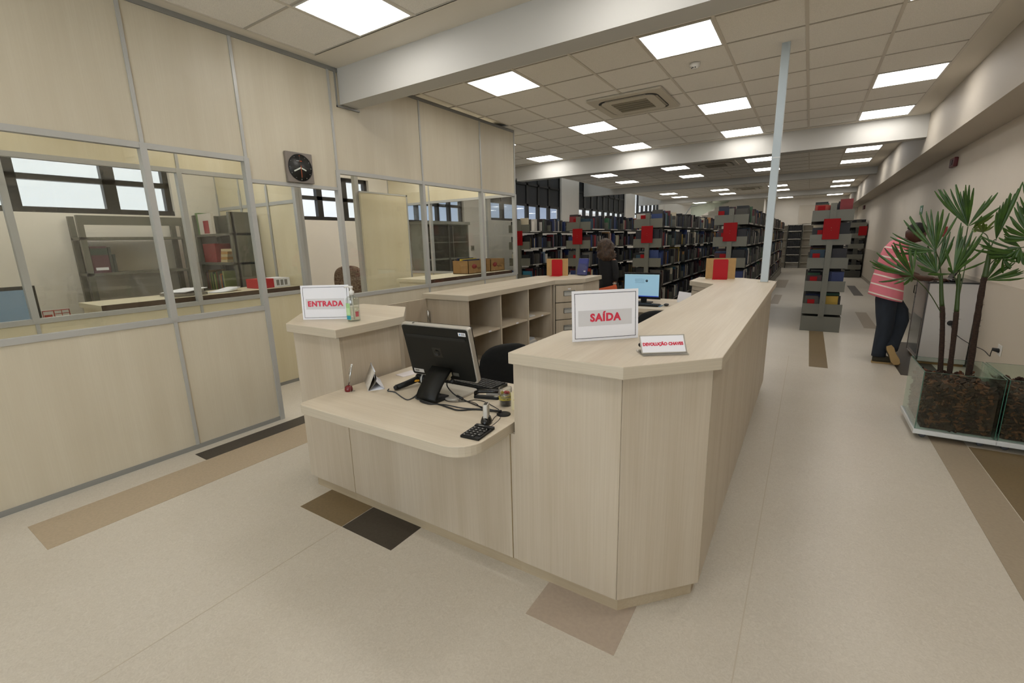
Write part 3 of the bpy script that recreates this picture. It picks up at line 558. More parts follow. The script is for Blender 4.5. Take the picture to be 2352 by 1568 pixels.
# keyboard
def keyboard(name, label, loc, rz, cols=18):
    t = thing(name, label, 'keyboard', loc, rz)
    MB().prism(rrect(-.225, -.075, .225, .075, .008, 3), 0, .016).build('case', black_pl, t, local=True)
    k = MB()
    for r in range(5):
        for c in range(cols): k.box((-.218+c*.0243, -.066+r*.0265, .0162), (-.218+c*.0243+.02, -.066+r*.0265+.0215, .0225))
    tag(k.build('key_field', mat('key_black', '1b1a17', .5), t, local=True), kind='stuff'); return t
keyboard('computer_keyboard', 'black keyboard lying between the black monitor and the seat side', (-1.61, 2.02, DZ), -.06)
# stapler
t = thing('stapler', 'black desktop stapler in front of the keyboard', 'stapler', (-1.365, 1.85, DZ), .30)
MB().prism(rrect(-.07, -.017, .07, .017, .01, 3), 0, .012).build('base', black_pl, t, local=True)
MB().loft([((-.068, 0, .024), (0, .012, 0), (0, 0, .012)), ((-.04, 0, .036), (0, .015, 0), (0, 0, .011)), ((.03, 0, .042), (0, .014, 0), (0, 0, .010)), ((.066, 0, .04), (0, .012, 0), (0, 0, .009))], 10).build('lever', black_gl, t, local=True)
B((.0, -.007, .022), (.066, .007, .033)).build('magazine', mat('staple_steel', '8c8a85', .35, .7), t, local=True); B((.04, -.008, .0122), (.064, .008, .0135)).build('anvil', chrome, t, local=True)
# cup with pins and rubber bands
t = thing('clip_cup', 'clear plastic cup of clips and pins wrapped with yellow rubber bands', 'cup', (-1.222, 1.815, DZ))
MB().lathe([(.031, 0), (.034, .092), (.0325, .092), (.0295, .003)], 22).build('cup_wall', acryl, t, local=True)
tag(MB().lathe([(.0285, .003), (.029, .022), (.02, .028)], 14).build('clip_heap', mat('clip_grey', '57544c', .4, .5, noise=.6, nscale=(160, 160, 160)), t, local=True), kind='stuff')
MB().lathe([(.028, .03), (.03, .05), (.016, .062)], 14).build('pin_heap', mat('pin_mix', '6d6858', .5, noise=.7, nscale=(120, 120, 120), col2='c9bfa2'), t, local=True)
for k, (z, a) in enumerate(((.033, .1), (.037, -.12), (.042, .05), (.05, .2))): MB().tube([((.0335)*math.cos(q/14*2*math.pi), (.0335)*math.sin(q/14*2*math.pi), z+a*.03*math.cos(q/14*2*math.pi)) for q in range(15)], .0013, 5, False).build('rubber_band', mat('band_yellow', 'c9b93c', .5), t, local=True)
for p, c in (((-.012, -.012, .068), 'b09a2c'), ((.008, -.01, .071), 'b52c38'), ((0, .01, .069), 'd8c9a8'), ((.014, .006, .066), 'b52c38')): MB().ell(p, (.009, .009, .008), 10, 6).build('push_pin', mat('pin_'+c, c, .4), t, local=True)
t = thing('note_box', 'cream paper note box holding pens against the tall counter', 'pen holder', (-1.125, 1.80, DZ))
B((-1.16, 1.772, DZ), (-1.072, 1.83, DZ+.09)).build('box', mat('cream_card', 'd6cba6', .7), t); MB().prism([(-.006, 0), (.006, 0), (0, .014)], 0, .0005, frame_M(Vector((-1.14, 1.7715, .83)), (1, 0, 0), (0, 0, 1), (0, -1, 0))).build('printed_mark', mat('mark_ochre', 'b08a2a', .6), t)
for a, b, c, r in (((-1.14, 1.80, .872), (-1.162, 1.815, .99), 'a3262b', .004), ((-1.13, 1.79, .872), (-1.146, 1.80, .975), 'c7c6c3', .0045), ((-1.12, 1.81, .872), (-1.128, 1.82, .96), '1d1d1f', .004)):
    tag(MB().tube([a, b, tuple(Vector(b)+(Vector(b)-Vector(a)).normalized()*.012)], [r, r, .001], 8).build('pen', mat('pen_'+c, c, .35)), {'a': 'red pencil', 'c': 'pale grey pen', '1': 'black pen'}[c[0]]+' standing in the cream note box', 'pen')
# fingerprint reader and keypad
t = thing('fingerprint_reader', 'silver fingerprint reader in a black cradle on the desk', 'scanner', (-1.168, 1.572, DZ), .42)
MB().loft([((0, 0, 0), (.026, 0, 0), (0, .036, 0)), ((0, 0, .012), (.026, 0, 0), (0, .036, 0)), ((0, .004, .028), (.02, 0, 0), (0, .029, 0)), ((0, .008, .036), (.012, 0, 0), (0, .02, 0))], 18).build('cradle', black_gl, t, local=True)
MB().prism(rrect(-.012, -.022, .012, .024, .006, 3), .02, .092, Matrix.Translation((0, 0, 0)) @ Matrix.Shear('XY', 4, (0, .08))).build('reader_body', silver, t, local=True, bevel=.002)
MB().box((-.007, -.008, .0922), (.007, .022, .0935)).build('sensor', black_gl, t, local=True)
t = thing('numeric_keypad', 'black numeric keypad near the rounded desk corner', 'keypad', (-1.135, 1.462, DZ), .08)
MB().prism(rrect(-.047, -.068, .047, .068, .004, 3), 0, .009).build('case', black_pl, t, local=True); MB().prism(rrect(-.047, .045, .047, .068, .004, 3), .009, .012).build('brow', black_pl, t, local=True)
kid = 0
for r in range(5):
    for c in range(4):
        if r == 0 and c == 1: continue
        x0 = -.04+c*.0205; w_ = .017 if not (r == 0 and c == 0) else .0375
        if c == 3 and r in (0, 2): continue
        h_ = .035 if (c == 3 and r in (1, 3)) else .0155
        if c == 3 and r == 4: h_ = .0155
        k = B((x0, -.062+r*.0205, .009), (x0+w_, -.062+r*.0205+h_, .0125)).build('key', mat('key_black', '1b1a17', .5), t, local=True)
        B((x0+.004, -.062+r*.0205+.005, .01255), (x0+.010, -.062+r*.0205+.010, .0127)).build('legend', mat('legend_white', 'b5b5b0', .6), k, local=True)
B((-.03, .053, .01205), (.0, .057, .0122)).build('brand_print', mat('legend_white', 'b5b5b0', .6), t, local=True)
# pen on chain, calendar, slip of paper
t = thing('pen_stand', 'silver pen on a dark red stand at the left of the desk', 'pen stand', (-2.135, 1.572, DZ))
MB().lathe([(.0225, 0), (.023, .012), (.019, .026), (.010, .032), (.006, .033)], 20).build('base', mat('dark_red_gloss', '6d0f16', .2), t, local=True)
MB().tube([(0, 0, .03), (.012, .004, .07), (.034, .01, .152)], [.003, .0042, .0042], 10).build('pen_barrel', chrome, t, local=True); MB().ell((.035, .0102, .156), (.0055, .0055, .004), 10, 6).build('pen_button', white_pl, t, local=True); MB().tube([(.016, -.002, .10), (.028, .002, .14)], .0012, 5).build('pen_clip', chrome, t, local=True)
MB().tube(spline([(.02, .0, .06), (.022, -.004, .02), (.03, -.012, .002), (.045, 0, .006), (.04, .012, .004), (.024, .004, .004)], 5), .0011, 5).build('ball_chain', mat('chain_steel', '8a8578', .4, .6), t, local=True)
t = thing('desk_calendar', 'small folded paper calendar standing open on the desk', 'calendar', (-2.1, 1.7, DZ))
d = Vector((-.175, .12, 0)); Aq = Vector((-2.03, 1.62, DZ)); Bq = Vector((-1.975, 1.695, DZ)); Rg = Vector((-2.005, 1.66, DZ+.105))
def sheet(a, b, dd, m, name, par, th=.0015, curve=0):
    n_ = 6; pts = []
    for k in range(n_+1):
        q = k/n_; p = a.lerp(b, q); p = p+Vector((.012, .018, 0))*curve*math.sin(q*math.pi); pts.append(p)
    vv = []; ff = []
    for p in pts: vv += [p, p+dd, p+Vector((0, 0, th)), p+dd+Vector((0, 0, th))]
    for k in range(n_):
        a_, b_ = 4*k, 4*k+4; ff += [(a_, a_+1, b_+1, b_), (a_+2, b_+2, b_+3, a_+3), (a_, b_, b_+2, a_+2), (a_+1, a_+3, b_+3, b_+1)]
    ff += [(0, 2, 3, 1), (4*n_, 4*n_+1, 4*n_+3, 4*n_+2)]
    return MB().add(vv, ff, True).build(name, m, par)
cal_m = mat('calendar_paper', 'c9c2b6', .6, noise=.25, nscale=(45, 45, 45), col2='aaa294')
sheet(Aq, Rg, d, cal_m, 'front_leaf', t); sheet(Bq, Rg, d, white_p, 'rear_leaf', t, curve=-1); sheet(Aq+Vector((.004, .004, 0)), Rg-Vector((0, 0, .01)), d*.98, mat('calendar_back', '6d665c', .6), 'inner_leaf', t, curve=1); sheet(Aq, Bq, d, white_p, 'base_leaf', t)
MB().tube([Rg+Vector((0, 0, .002)), Rg+d+Vector((0, 0, .002))], .004, 8).build('binding', mat('binding_grey', 'c6c9ce', .4), t)
tag(MB().prism([(-2.13, 1.925), (-2.05, 1.915), (-2.03, 2.035), (-2.115, 2.045)], DZ, DZ+.004).build('paper_slip', [mat('slip_paper', 'e3dcdc', .6)]), 'small stack of white paper slips behind the barcode scanner', 'paper')
# ------------------------------------------------------------------ office chairs
def office_chair(name, label, loc, rz, top=.92):
    t = thing(name, label, 'chair', loc, rz)
    MB().loft([((0, -.02, .44), (.20, 0, 0), (0, .20, 0)), ((0, -.02, .47), (.24, 0, 0), (0, .235, 0)), ((0, -.02, .50), (.23, 0, 0), (0, .225, 0)), ((0, -.02, .515), (.16, 0, 0), (0, .16, 0))], 20).build('seat', fabric_b, t, local=True)
    rg = []
    for q, wv, b_ in ((.0, .17, .02), (.03, .195, .03), (.08, .215, .034), (.2, .235, .036), (.32, .232, .036), (.4, .218, .034), (.44, .2, .032), (.47, .172, .028), (.49, .14, .024), (.503, .1, .018), (.51, .05, .01)):
        rg.append(((0, .23+.08*q+.02*math.sin(q*6), top-.51+q), (wv, 0, 0), (0, b_, 0)))
    MB().loft(rg, 28).build('backrest', fabric_b, t, local=True)
    MB().tube([(0, .05, .43), (0, .22, .45), (0, .28, .6)], .018, 8).build('back_bracket', black_pl, t, local=True)
    MB().tube([(0, 0, .08), (0, 0, .44)], .025, 12).build('gas_column', black_pl, t, local=True)
    for k in range(5):
        a = 2*math.pi*k/5+.3; e = (.27*math.cos(a), .27*math.sin(a), .07)
        l = MB().tube([(0, 0, .1), e], [.025, .016], 8).build('base_spoke', black_pl, t, local=True); MB().lathe([(.02, -.012), (.028, -.006), (.028, .006), (.02, .012)], 12, M=Matrix.Translation((e[0], e[1], .029)) @ Matrix.Rotation(a, 4, 'Z') @ Matrix.Rotation(math.pi/2, 4, 'X')).build('caster', black_rub, l, local=True)
    return t
office_chair('office_chair', 'black office chair behind the black monitor with its curved back showing', (-1.62, 2.62, 0), .95, .84)
office_chair('office_chair', 'black office chair behind the SAÍDA sign', (-1.18, 4.45, 0), -2.8, .94)
# ------------------------------------------------------------------ things on the rear desk
t = thing('desktop_monitor', 'black monitor with pale blue lit screen facing the entrance', 'monitor', (-1.74, 5.82, DZ))
B((-1.985, 5.765, .835), (-1.505, 5.80, 1.165)).build('frame', black_gl, t, bevel=.004)
s_ = B((-1.965, 5.762, .865), (-1.525, 5.7645, 1.145)).build('screen', mat('page_glow', '8fb6cc', .3, emit=.42), t)
B((-1.965, 5.7605, 1.128), (-1.525, 5.7618, 1.145)).build('toolbar', mat('toolbar_glow', '9cc3d4', .3, emit=.3), s_); B((-1.965, 5.7605, .865), (-1.525, 5.7618, .876)).build('taskbar', mat('taskbar_glow', '1f3f9c', .3, emit=.6), s_)
for k in range(5): B((-1.83, 5.7605, 1.085-.012*k), (-1.71+.004*(k % 2), 5.7618, 1.087-.012*k)).build('text_line', mat('page_text', '6f8fa2', .3), s_)
MB().lathe([(.016, 0), (.016, .0012)], 16, M=frame_M(Vector((-1.68, 5.7618, 1.065)), (1, 0, 0), (0, 0, 1), (0, -1, 0))).build('page_emblem', mat('page_emblem', '43596a', .3), s_)
B((-1.76, 5.80, DZ+.012), (-1.69, 5.83, .95)).build('neck', black_pl, t); MB().prism(rrect(-1.83, 5.74, -1.62, 5.9, .03, 4), DZ, DZ+.012).build('foot', black_pl, t)
keyboard('computer_keyboard', 'black keyboard in front of the lit monitor on the rear desk', (-1.68, 5.56, DZ), .0)
tag(MB().ell((-1.39, 5.62, DZ+.016), (.03, .05, .016)).build('computer_mouse', black_gl), 'black computer mouse at the right of the rear keyboard', 'mouse')
tag(B((-1.50, 5.50, DZ), (-1.43, 5.64, DZ+.006)).build('notepad', mat('pad_blue', '5d7a92', .5)), 'blue-grey pad beside the black mouse on the rear desk', 'notepad')
t = thing('leaning_leaflet', 'printed white sheet leaning on the rear desk beside the drawer unit', 'leaflet', (-1.2, 5.95, DZ)); MB().box((-.1, 0, 0), (.1, .14, .002), frame_M(Vector((-1.24, 5.93, DZ+.002)), (.97, .1, -.12), (.1, .35, 1), (0, -1, .35))).build('sheet', white_p, t)
# magazines in the shelf unit
for k, (w_, d_, z_) in enumerate(((.30, .22, .018), (.29, .21, .014), (.28, .2, .016), (.27, .2, .012))):
    tag(B((-2.56-d_-.01*k, 4.33+.006*k, .431+.0165*k), (-2.56-.01*k, 4.33+w_*.6, .431+.0165*k+.015)).build('magazine', mat('mag_%d' % k, ('c9c6c0', 'b9b7b5', 'd2cec6', 'aab0b8')[k], .5)), ('lowest', 'second', 'third', 'topmost')[k]+' magazine of the small stack in the lower right compartment', 'magazine', 'magazines in the open shelf unit')
tag(B((-2.7, 4.34, .756), (-2.56, 4.46, .766)).build('notepad', mat('pad_white', 'd5d4d2', .5)), 'small white pad in the upper right compartment', 'notepad')
# ------------------------------------------------------------------ ceiling fittings
em = mat('panel_diffuser', (1, .97, .93), .5, emit=PANEL)
fr_me = MB(); 
for a, b in (((.012, .012), (.613, .026)), ((.012, .599), (.613, .613)), ((.012, .026), (.026, .599)), ((.599, .026), (.613, .599))): fr_me.box((*a, 0), (*b, .03))
fr_me = fr_me.mesh('light_frame', [white_pl]); df_b = MB().box((.026, .026, .003), (.599, .599, .02)); df_b.m = [1, 0, 0, 0, 0, 0]; df_me = df_b.mesh('light_diffuser', [white_pl, em])
CN = {-5.185: 'far-left column', -3.31: 'left column', -1.435: 'middle column', .44: 'column by the right wall'}
for x, y, bn, rn in LIGHT:
    t = thing('ceiling_light', 'bright square ceiling panel %s, %s, %s' % (bn, rn, CN[x]), 'ceiling light', (x, y, ZC-.002), 0, 'recessed ceiling light panels')
    for nm, me in (('frame', fr_me), ('diffuser', df_me)):
        o = bpy.data.objects.new(nm, me); C.objects.link(o); o.parent = t
OFFICE_FILL = [(-4.6, .2, 'nearest added corridor fill panel behind the glass'), (-4.6, 2.1, 'added corridor fill panel at the office doorway'), (-4.6, 4.6, 'added corridor fill panel behind the far glass'), (-5.7, .9, 'added nearer office fill panel by the inner glass'), (-5.7, 2.3, 'added nearer office fill panel by the end wall'), (-6.4, 1.2, 'added nearer office fill panel by the window'), (-5.9, 3.8, 'added farther office fill panel by the divider'), (-5.9, 5.3, 'added farther office fill panel in the middle'), (-4.6, 5.7, 'added farther office fill panel by the glass end')]  # fill panels added to brighten offices and corridor, no fittings known there
for k, (x, y, lab) in enumerate(OFFICE_FILL):
    t = thing('ceiling_light', lab, 'ceiling light', (x-.31, y, ZC-.03), 0, 'added office fill light panels')
    for nm, me in (('frame', fr_me), ('diffuser', df_me)):
        o = bpy.data.objects.new(nm, me); C.objects.link(o); o.parent = t
# cassette air conditioners
ac_m = mat('cassette_white', 'c9c2b2', .45); ac_d = mat('cassette_slot', '1f1e1b', .6); ac_g = mat('cassette_grille', '8d8571', .6)
def cassette(label, c):
    t = thing('ceiling_air_conditioner', label, 'air conditioner', (c[0], c[1], ZC-.03), 0, 'ceiling cassette air conditioners')
    MB().prism(rrect(-.46, -.46, .46, .46, .02, 3), .004, .028).build('surround', ac_m, t, local=True)
    MB().prism(rrect(-.37, -.37, .37, .37, .13, 6), .001, .004).build('slot_ring', ac_d, t, local=True)
    MB().prism(rrect(-.335, -.335, .335, .335, .10, 6), -.008, .001).build('front_plate', ac_m, t, local=True)
    for s in range(4):
        a = s*math.pi/2; MB().box((-.25, .34, -.006), (.25, .362, .0005), Matrix.Rotation(a, 4, 'Z')).build('louvre', mat('louvre_white', 'a59d8c', .5), t, local=True)
    g = B((-.22, -.22, -.0085), (.22, .22, -.008)).build('intake', ac_d, t, local=True)
    for k in range(5): B((-.22, -.22+k*.09, -.014), (.22, -.22+k*.09+.062, -.0085)).build('grille_slat', ac_g, g, local=True)
    return t
cassette('square cassette air conditioner in the nearest ceiling bay', AC[0]); cassette('square cassette air conditioner past the second beam', AC[1]); cassette('small distant cassette air conditioner past the third beam', AC[2])
t = thing('smoke_detector', 'round white smoke detector on the ceiling beside a light panel', 'smoke detector', (-1.13, 5.24, ZC-.05))
MB().lathe([(.022, 0), (.03, .004), (.032, .014), (.05, .022), (.052, .049)], 20).build('body', white_pl, t, local=True)
for a in (3.7, 4.3, 5.0): MB().box((.028, -.006, .004), (.0335, .006, .013), Matrix.Rotation(a, 4, 'Z')).build('vent', black_rub, t, local=True)
# wall clock, time about twenty to four
t = thing('wall_clock', 'square grey wall clock with black dial over the office doorway', 'clock', (XP+.022, 2.695, 2.17))
M = frame_M(Vector((XP+.001, 2.695, 2.302)), (0, 1, 0), (0, 0, 1), (1, 0, 0))
MB().box((-.132, -.132, 0), (.132, .132, .028), M).build('case', mat('clock_grey', '7d756d', .5), t, bevel=.004)
dlc = MB().lathe([(.116, 0), (.116, .003)], 40, M=M @ Matrix.Translation((0, 0, .028))).build('dial', mat('dial_black', '1d1c18', .45), t)
MB().lathe([(.119, 0), (.119, .005), (.115, .005), (.115, 0)], 40, M=M @ Matrix.Translation((0, 0, .0281))).build('rim', black_rub, t)
def hand(name, ang, l, w_, z, m, back=0):
    a = math.radians(ang); R_ = M @ Matrix.Rotation(-a, 4, 'Z'); MB().box((-w_/2, -back, z), (w_/2, l, z+.002), R_).build(name, m, t)
hw = mat('hand_cream', 'c9cfc4', .5); ho = mat('hand_orange', 'a8491f', .5); fx = mat('dial_line', '4b4943', .5)
for a in (0, 90, 180, 270): hand('dial_line', a, .104, .0035, .0312, fx)
hand('hour_hand', 112, .058, .012, .034, hw); hand('minute_hand', 243, .078, .012, .037, hw); hand('second_hand', 181, .085, .005, .040, ho, .018)
for k in range(12):
    a = math.radians(30*k); MB().lathe([(.0055 if k % 3 == 0 else .0035, 0), (.0055 if k % 3 == 0 else .0035, .001)], 10, M=M @ Matrix.Translation((.104*math.sin(a), .104*math.cos(a), .0312))).build('hour_dot', ho if k == 0 else mat('dot_grey', '8f918c', .5), t)
MB().box((-.035, .055, .0312), (-.008, .062, .0322), M).build('maker_print', mat('dot_grey', '8f918c', .5), t); MB().box((-.006, .055, .0312), (.02, .062, .0322), M).build('maker_print', ho, t)
# fittings on the right wall
t = thing('fire_alarm', 'dark red fire alarm box high on the right wall', 'alarm', (XR-.03, 9.58, 2.52)); B((XR-.05, 9.45, 2.51), (XR-.001, 9.72, 2.64)).build('box', mat('alarm_red', '5e1416', .4), t, bevel=.01); B((XR-.056, 9.52, 2.54), (XR-.05, 9.64, 2.61)).build('grille', mat('alarm_dark', '3b0e10', .5), t)
t = thing('fire_alarm', 'small distant red alarm box on the right wall', 'alarm', (XR-.03, 23.4, 2.5)); B((XR-.05, 23.1, 2.50), (XR-.001, 23.6, 2.64)).build('box', mat('alarm_red', '5e1416', .4), t)
t = thing('exit_placard', 'small green exit placard on the right wall above the bending man', 'placard', (XR-.01, 11.6, 1.95)); B((XR-.008, 11.5, 1.9), (XR-.001, 11.75, 2.06)).build('plate', mat('exit_green', '5f8f73', .5), t); B((XR-.010, 11.56, 1.94), (XR-.0081, 11.64, 2.02)).build('pictogram', white_p, t)
t = thing('fire_call_point', 'red call point on the right wall behind the palm leaves', 'alarm', (XR-.02, 9.45, 1.52)); B((XR-.03, 9.38, 1.5), (XR-.001, 9.52, 1.65)).build('box', mat('alarm_red2', '8d1c20', .4), t); B((XR-.033, 9.42, 1.54), (XR-.03, 9.48, 1.61)).build('window', white_p, t)
t = thing('wall_socket', 'white wall socket with black plug low on the right wall', 'socket', (XR-.01, 6.36, .4)); B((XR-.012, 6.30, .35), (XR-.005, 6.41, .46)).build('cover', white_pl, t, bevel=.003); MB().loft([((XR-.012, 6.36, .40), (0, .03, 0), (0, 0, .022)), ((XR-.06, 6.36, .41), (0, .016, 0), (0, 0, .016))], 10).build('plug', black_rub, t)
# ------------------------------------------------------------------ library shelving
LV = [.29, .665, 1.04, 1.41, 1.785]
SH_W = .275
BOOKCOL = ['1a1a1c', '222026', '17181a', '2a2320', '1d2436', '23315e', '2d3f6e', '1f3a4a', '3a1a1e', '5a1f24', '7d2326', 'a03a28', '8a5a3a', 'b98a55', 'c9bda2', 'd6d0c4', 'b5b0a6', '3c4a3e', '2c5a3a', '5d5a54', '43403a', 'a88a2c', '6b7f92', '2f6f86']
WTS = [14, 12, 13, 8, 7, 4, 3, 3, 5, 3, 2, 1, 1, 1, 3, 3, 3, 3, 2, 4, 6, 1, 2, 1]
NAMES = {'1a1a1c': 'black', '222026': 'black', '17181a': 'black', '2a2320': 'dark brown', '1d2436': 'dark navy', '23315e': 'navy blue', '2d3f6e': 'blue', '1f3a4a': 'dark teal', '3a1a1e': 'dark maroon', '5a1f24': 'maroon', '7d2326': 'dark red', 'a03a28': 'rust red', '8a5a3a': 'brown', 'b98a55': 'tan', 'c9bda2': 'cream', 'd6d0c4': 'off-white', 'b5b0a6': 'pale grey', '3c4a3e': 'grey-green', '2c5a3a': 'green', '5d5a54': 'grey', '43403a': 'dark grey', 'a88a2c': 'mustard', '6b7f92': 'steel blue', '2f6f86': 'teal'}
ROWS = [(-5.57, 9.02, 4, 'bookcase by the tall left windows'), (-4.11, 9.02, 5, 'bookcase left of the standing woman'), (-2.65, 9.02, 7, 'bookcase right of the standing woman'), (-1.19, 9.02, 14, 'bookcase just left of the white post'), (.275, 9.02, 3, 'free-standing bookcase in the aisle')]
LVN = ['lowest', 'fourth', 'third', 'second', 'top']
books = []   # (x0,x1,y0,y1,z0,h,col,row,level)
deck_me = MB().box((0, .01, 0), (.245, .99, .03)).mesh('shelf', [steel_d]); plate_me = MB().box((0, -.008, 0), (.262, .008, .17)).mesh('end_plate', [steel]); strip_me = MB().box((0, .05, 0), (.002, .95, .022)).mesh('label_strip', [mat('strip_white', 'c9c5ba', .5)])
def lk(name, me, par, loc, sx=1):
    o = bpy.data.objects.new(name, me); C.objects.link(o); o.parent = par; o.location = loc; o.scale = (sx, 1, 1); return o
for ri, (cx, y0, ns, desc) in enumerate(ROWS):
    t = thing('library_bookcase', ('grey double-sided steel library shelving, '+desc), 'bookcase', (cx, y0, 0), 0, 'library bookcases')
    B((-SH_W, .0, 0), (SH_W, ns*1.0, .25)).build('plinth', steel, t, local=True)
    for k in range(ns+1):
        B((-.04, k-.03 if k else -.03, .25), (.04, k+.03, 2.06)).build('upright', steel, t, local=True)
        if ri == 3 and k > 6: continue
        for z in LV:
            if k > 4 and ri == 3 and k % 2: continue
            lk('end_plate', plate_me, t, (.012, k, z)); 
            if k == 0 or ri == 4: lk('end_plate', plate_me, t, (-.012, k, z), -1)
    for k in range(ns):
        for z in LV:
            lk('shelf', deck_me, t, (.03, k, z)); lk('shelf', deck_me, t, (-.03, k, z), -1)
            if ri != 4:
                q = lk('label_strip', strip_me, t, (.276, k+random.uniform(0, .2), z+.006)); q.scale[1] = random.uniform(.3, .8)
    s = B((-.11, -.046, 1.5), (.11, -.034, 1.82)).build('sign_plate', red_s, t, local=True, bevel=.004)
    for zz in (1.64, 1.68): MB().lathe([(.004, 0), (.004, .003)], 8, M=frame_M(Vector((.0, -.046, zz)), (1, 0, 0), (0, 0, 1), (0, -1, 0))).build('rivet', chrome, s, local=True)
    for zz in (.5, .95, 1.3, 1.95): MB().lathe([(.005, 0), (.005, .003)], 8, M=frame_M(Vector((.0, -.03, zz)), (1, 0, 0), (0, 0, 1), (0, -1, 0))).build('bolt', chrome, t, local=True)
    # books
    vis = [1.5, 2.7, 5.8, 14, 1.0][ri]
    for side in (1, -1):
        for li, z in enumerate(LV):
            y = y0+.05
            while y < y0+ns-.06:
                rel = y-y0; sec = rel % 1
                if sec > .84: y = y0+math.floor(rel)+1.04; continue
                if random.random() < .035 and rel > .2: y += random.uniform(.05, .16); continue
                big = random.random() < .12
                n = random.randint(1, 4) if random.random() < .4 else 1
                col = random.choices(BOOKCOL, WTS)[0]; hb = random.uniform(.20, .29) if not big else random.uniform(.28, .325); th = random.uniform(.024, .052)
                if ri == 3 and rel > 5: th *= 2.2
                for q in range(n):
                    if (y-y0) % 1 > .86 or y > y0+ns-.06: break
                    dp = random.uniform(.16, .205); h2 = min(hb+random.uniform(-.006, .006), .325 if li < 4 else .30)
                    xo = cx+side*.245 if random.random() < .7 else cx+side*random.uniform(.2, .24)
                    if side < 0 and (rel > 3 and ri != 4): y += th; continue
                    books.append((min(xo, xo-side*dp), max(xo, xo-side*dp), y, y+th-.002, z+.03, h2, col, ri, li, side, rel)); y += th
def bookmb(b, mb=None):
    mb = mb or MB(); x0, x1, y0, y1, z0, h = b[:6]; mb.box((x0, y0, z0), (x1, y1, z0+h)); return mb
def score(b):
    if b[9] < 0: return 99 if (b[10] > .1 or b[7] != 4) else 9.2
    if b[7] == 4: return 9.3 if b[10] < .05 else 99
    vis = [1.3, 2.4, 5.6, 14][b[7]]
    s = math.hypot(b[0], b[2]); 
    return s+(50 if b[10] > vis else 0)+(6 if b[8] == 0 else 2.5 if b[8] == 1 else 0)
books.sort(key=score)
NB = 285
cnt = {}
for b in sorted(books[:NB], key=lambda q: (q[7], q[8], -q[9], q[2])):
    ri, li = b[7], b[8]; m = mat('book_'+b[6], b[6], .55); k = (ri, li, b[9]); cnt[k] = cnt.get(k, 0)+1
    o = bookmb(b).build('book', [m]); place = '%s from near end' % ordinal(cnt[k])
    if ri == 4: place = '%s along the %s side' % (ordinal(cnt[k]), 'right' if b[9] > 0 else 'left')
    tag(o, '%s book, %s, %s shelf, %s' % (NAMES[b[6]], place, LVN[li], ROWS[ri][3]), 'book', 'books on the %s shelf, %s' % (LVN[li], ROWS[ri][3]))
rest = MB(); mm = []
for b in books[NB:]:
    if b[6] not in mm: mm.append(b[6])
    rest.k = mm.index(b[6]); bookmb(b, rest)
ro = rest.build('library_book_mass', [mat('book_'+c, c, .55) for c in mm]); tag(ro, 'densely packed books filling the farther library shelves', 'books', kind='stuff')
# red shelf markers at the ends of the rows
mk_me = B((-.06, -.001, 0), (.06, .001, .1))
for ri, li, dx in ((4, 0, -.16), (4, 1, -.16), (4, 2, -.16), (4, 3, -.13), (4, 4, -.16), (3, 4, -.17), (3, 3, -.10), (3, 2, -.1), (2, 4, -.1), (1, 4, -.07), (1, 2, -.07), (2, 2, -.08)):
    cx, y0, ns, desc = ROWS[ri]
    o = MB().box((cx+dx-.05, y0+.012, LV[li]+.031), (cx+dx+.05, y0+.014, LV[li]+.24)).box((cx+dx-.05, y0+.014, LV[li]+.031), (cx+dx+.05, y0+.045, LV[li]+.034)).build('shelf_marker', red_s)
    tag(o, 'red marker, %s shelf end, %s' % (LVN[li], desc), 'bookend', 'red markers on bookcase ends')
# distant wall shelving and side shelving
t = thing('wall_bookcase', 'grey wall bookcase with dark volumes against the far wall', 'bookcase', (-.5, YF-.2, 0))
B((-.93, YF-.36, 0), (-.9, YF-.01, 2.06)).build('side', steel_d, t); B((-.36, YF-.36, 0), (-.33, YF-.01, 2.06)).build('side', steel_d, t)
for z in (.25, .62, .99, 1.36, 1.73, 2.03): B((-.9, YF-.36, z), (-.36, YF-.01, z+.03)).build('shelf', mat('strip_white', 'c9c5ba', .5), t)
for j, z in enumerate((.28, .65, 1.02, 1.39, 1.76)):
    for k in range(7): tag(B((-.88+k*.07, YF-.33, z), (-.88+k*.07+.066, YF-.05, z+.27-.01*(k % 3))).build('bound_volume', mat('book_1a1a1c', '1a1a1c')), 'dark bound volume, %s from the left, %s shelf of the far wall bookcase' % (ordinal(k+1), LVN[j]), 'book', 'dark volumes in the far wall bookcase, %s shelf' % LVN[j])
for x0, x1, lab in ((-1.9, -.95, 'pale empty wall shelving left of the dark volumes'), (-.31, .65, 'pale empty wall shelving right of the dark volumes')):
    t = thing('wall_bookcase', lab, 'bookcase', (x0, YF-.2, 0))
    for z in (.25, .62, .99, 1.36, 1.73, 2.0): B((x0, YF-.3, z), (x1, YF-.01, z+.03)).build('shelf', mat('shelf_pale', 'a39d8f', .5), t)
    B((x0, YF-.3, 0), (x0+.02, YF-.01, 2.03)).build('side', mat('shelf_pale', 'a39d8f', .5), t); B((x0, YF-.06, .0), (x1, YF-.03, 2.03)).build('back', mat('shelf_back', 'b9b2a3', .6), t)
t = thing('side_bookcase', 'grey steel bookcase standing by the right wall far down the aisle', 'bookcase', (1.42, 20.8, 0))
B((1.2, 20.8, 0), (1.66, 24.8, .25)).build('plinth', steel_d, t)
for yy in (20.8, 21.8, 22.8, 23.8, 24.77): B((1.36, yy, .25), (1.5, yy+.03, 2.06)).build('upright', steel_d, t)
for z in LV: B((1.2, 20.8, z), (1.66, 24.8, z+.03)).build('shelf', steel_d, t); B((1.2, 20.79, z), (1.66, 20.8, z+.17)).build('end_plate', steel, t)
B((1.45, 20.76, 1.5), (1.69, 20.785, 1.82)).build('sign_plate', red_s, t)
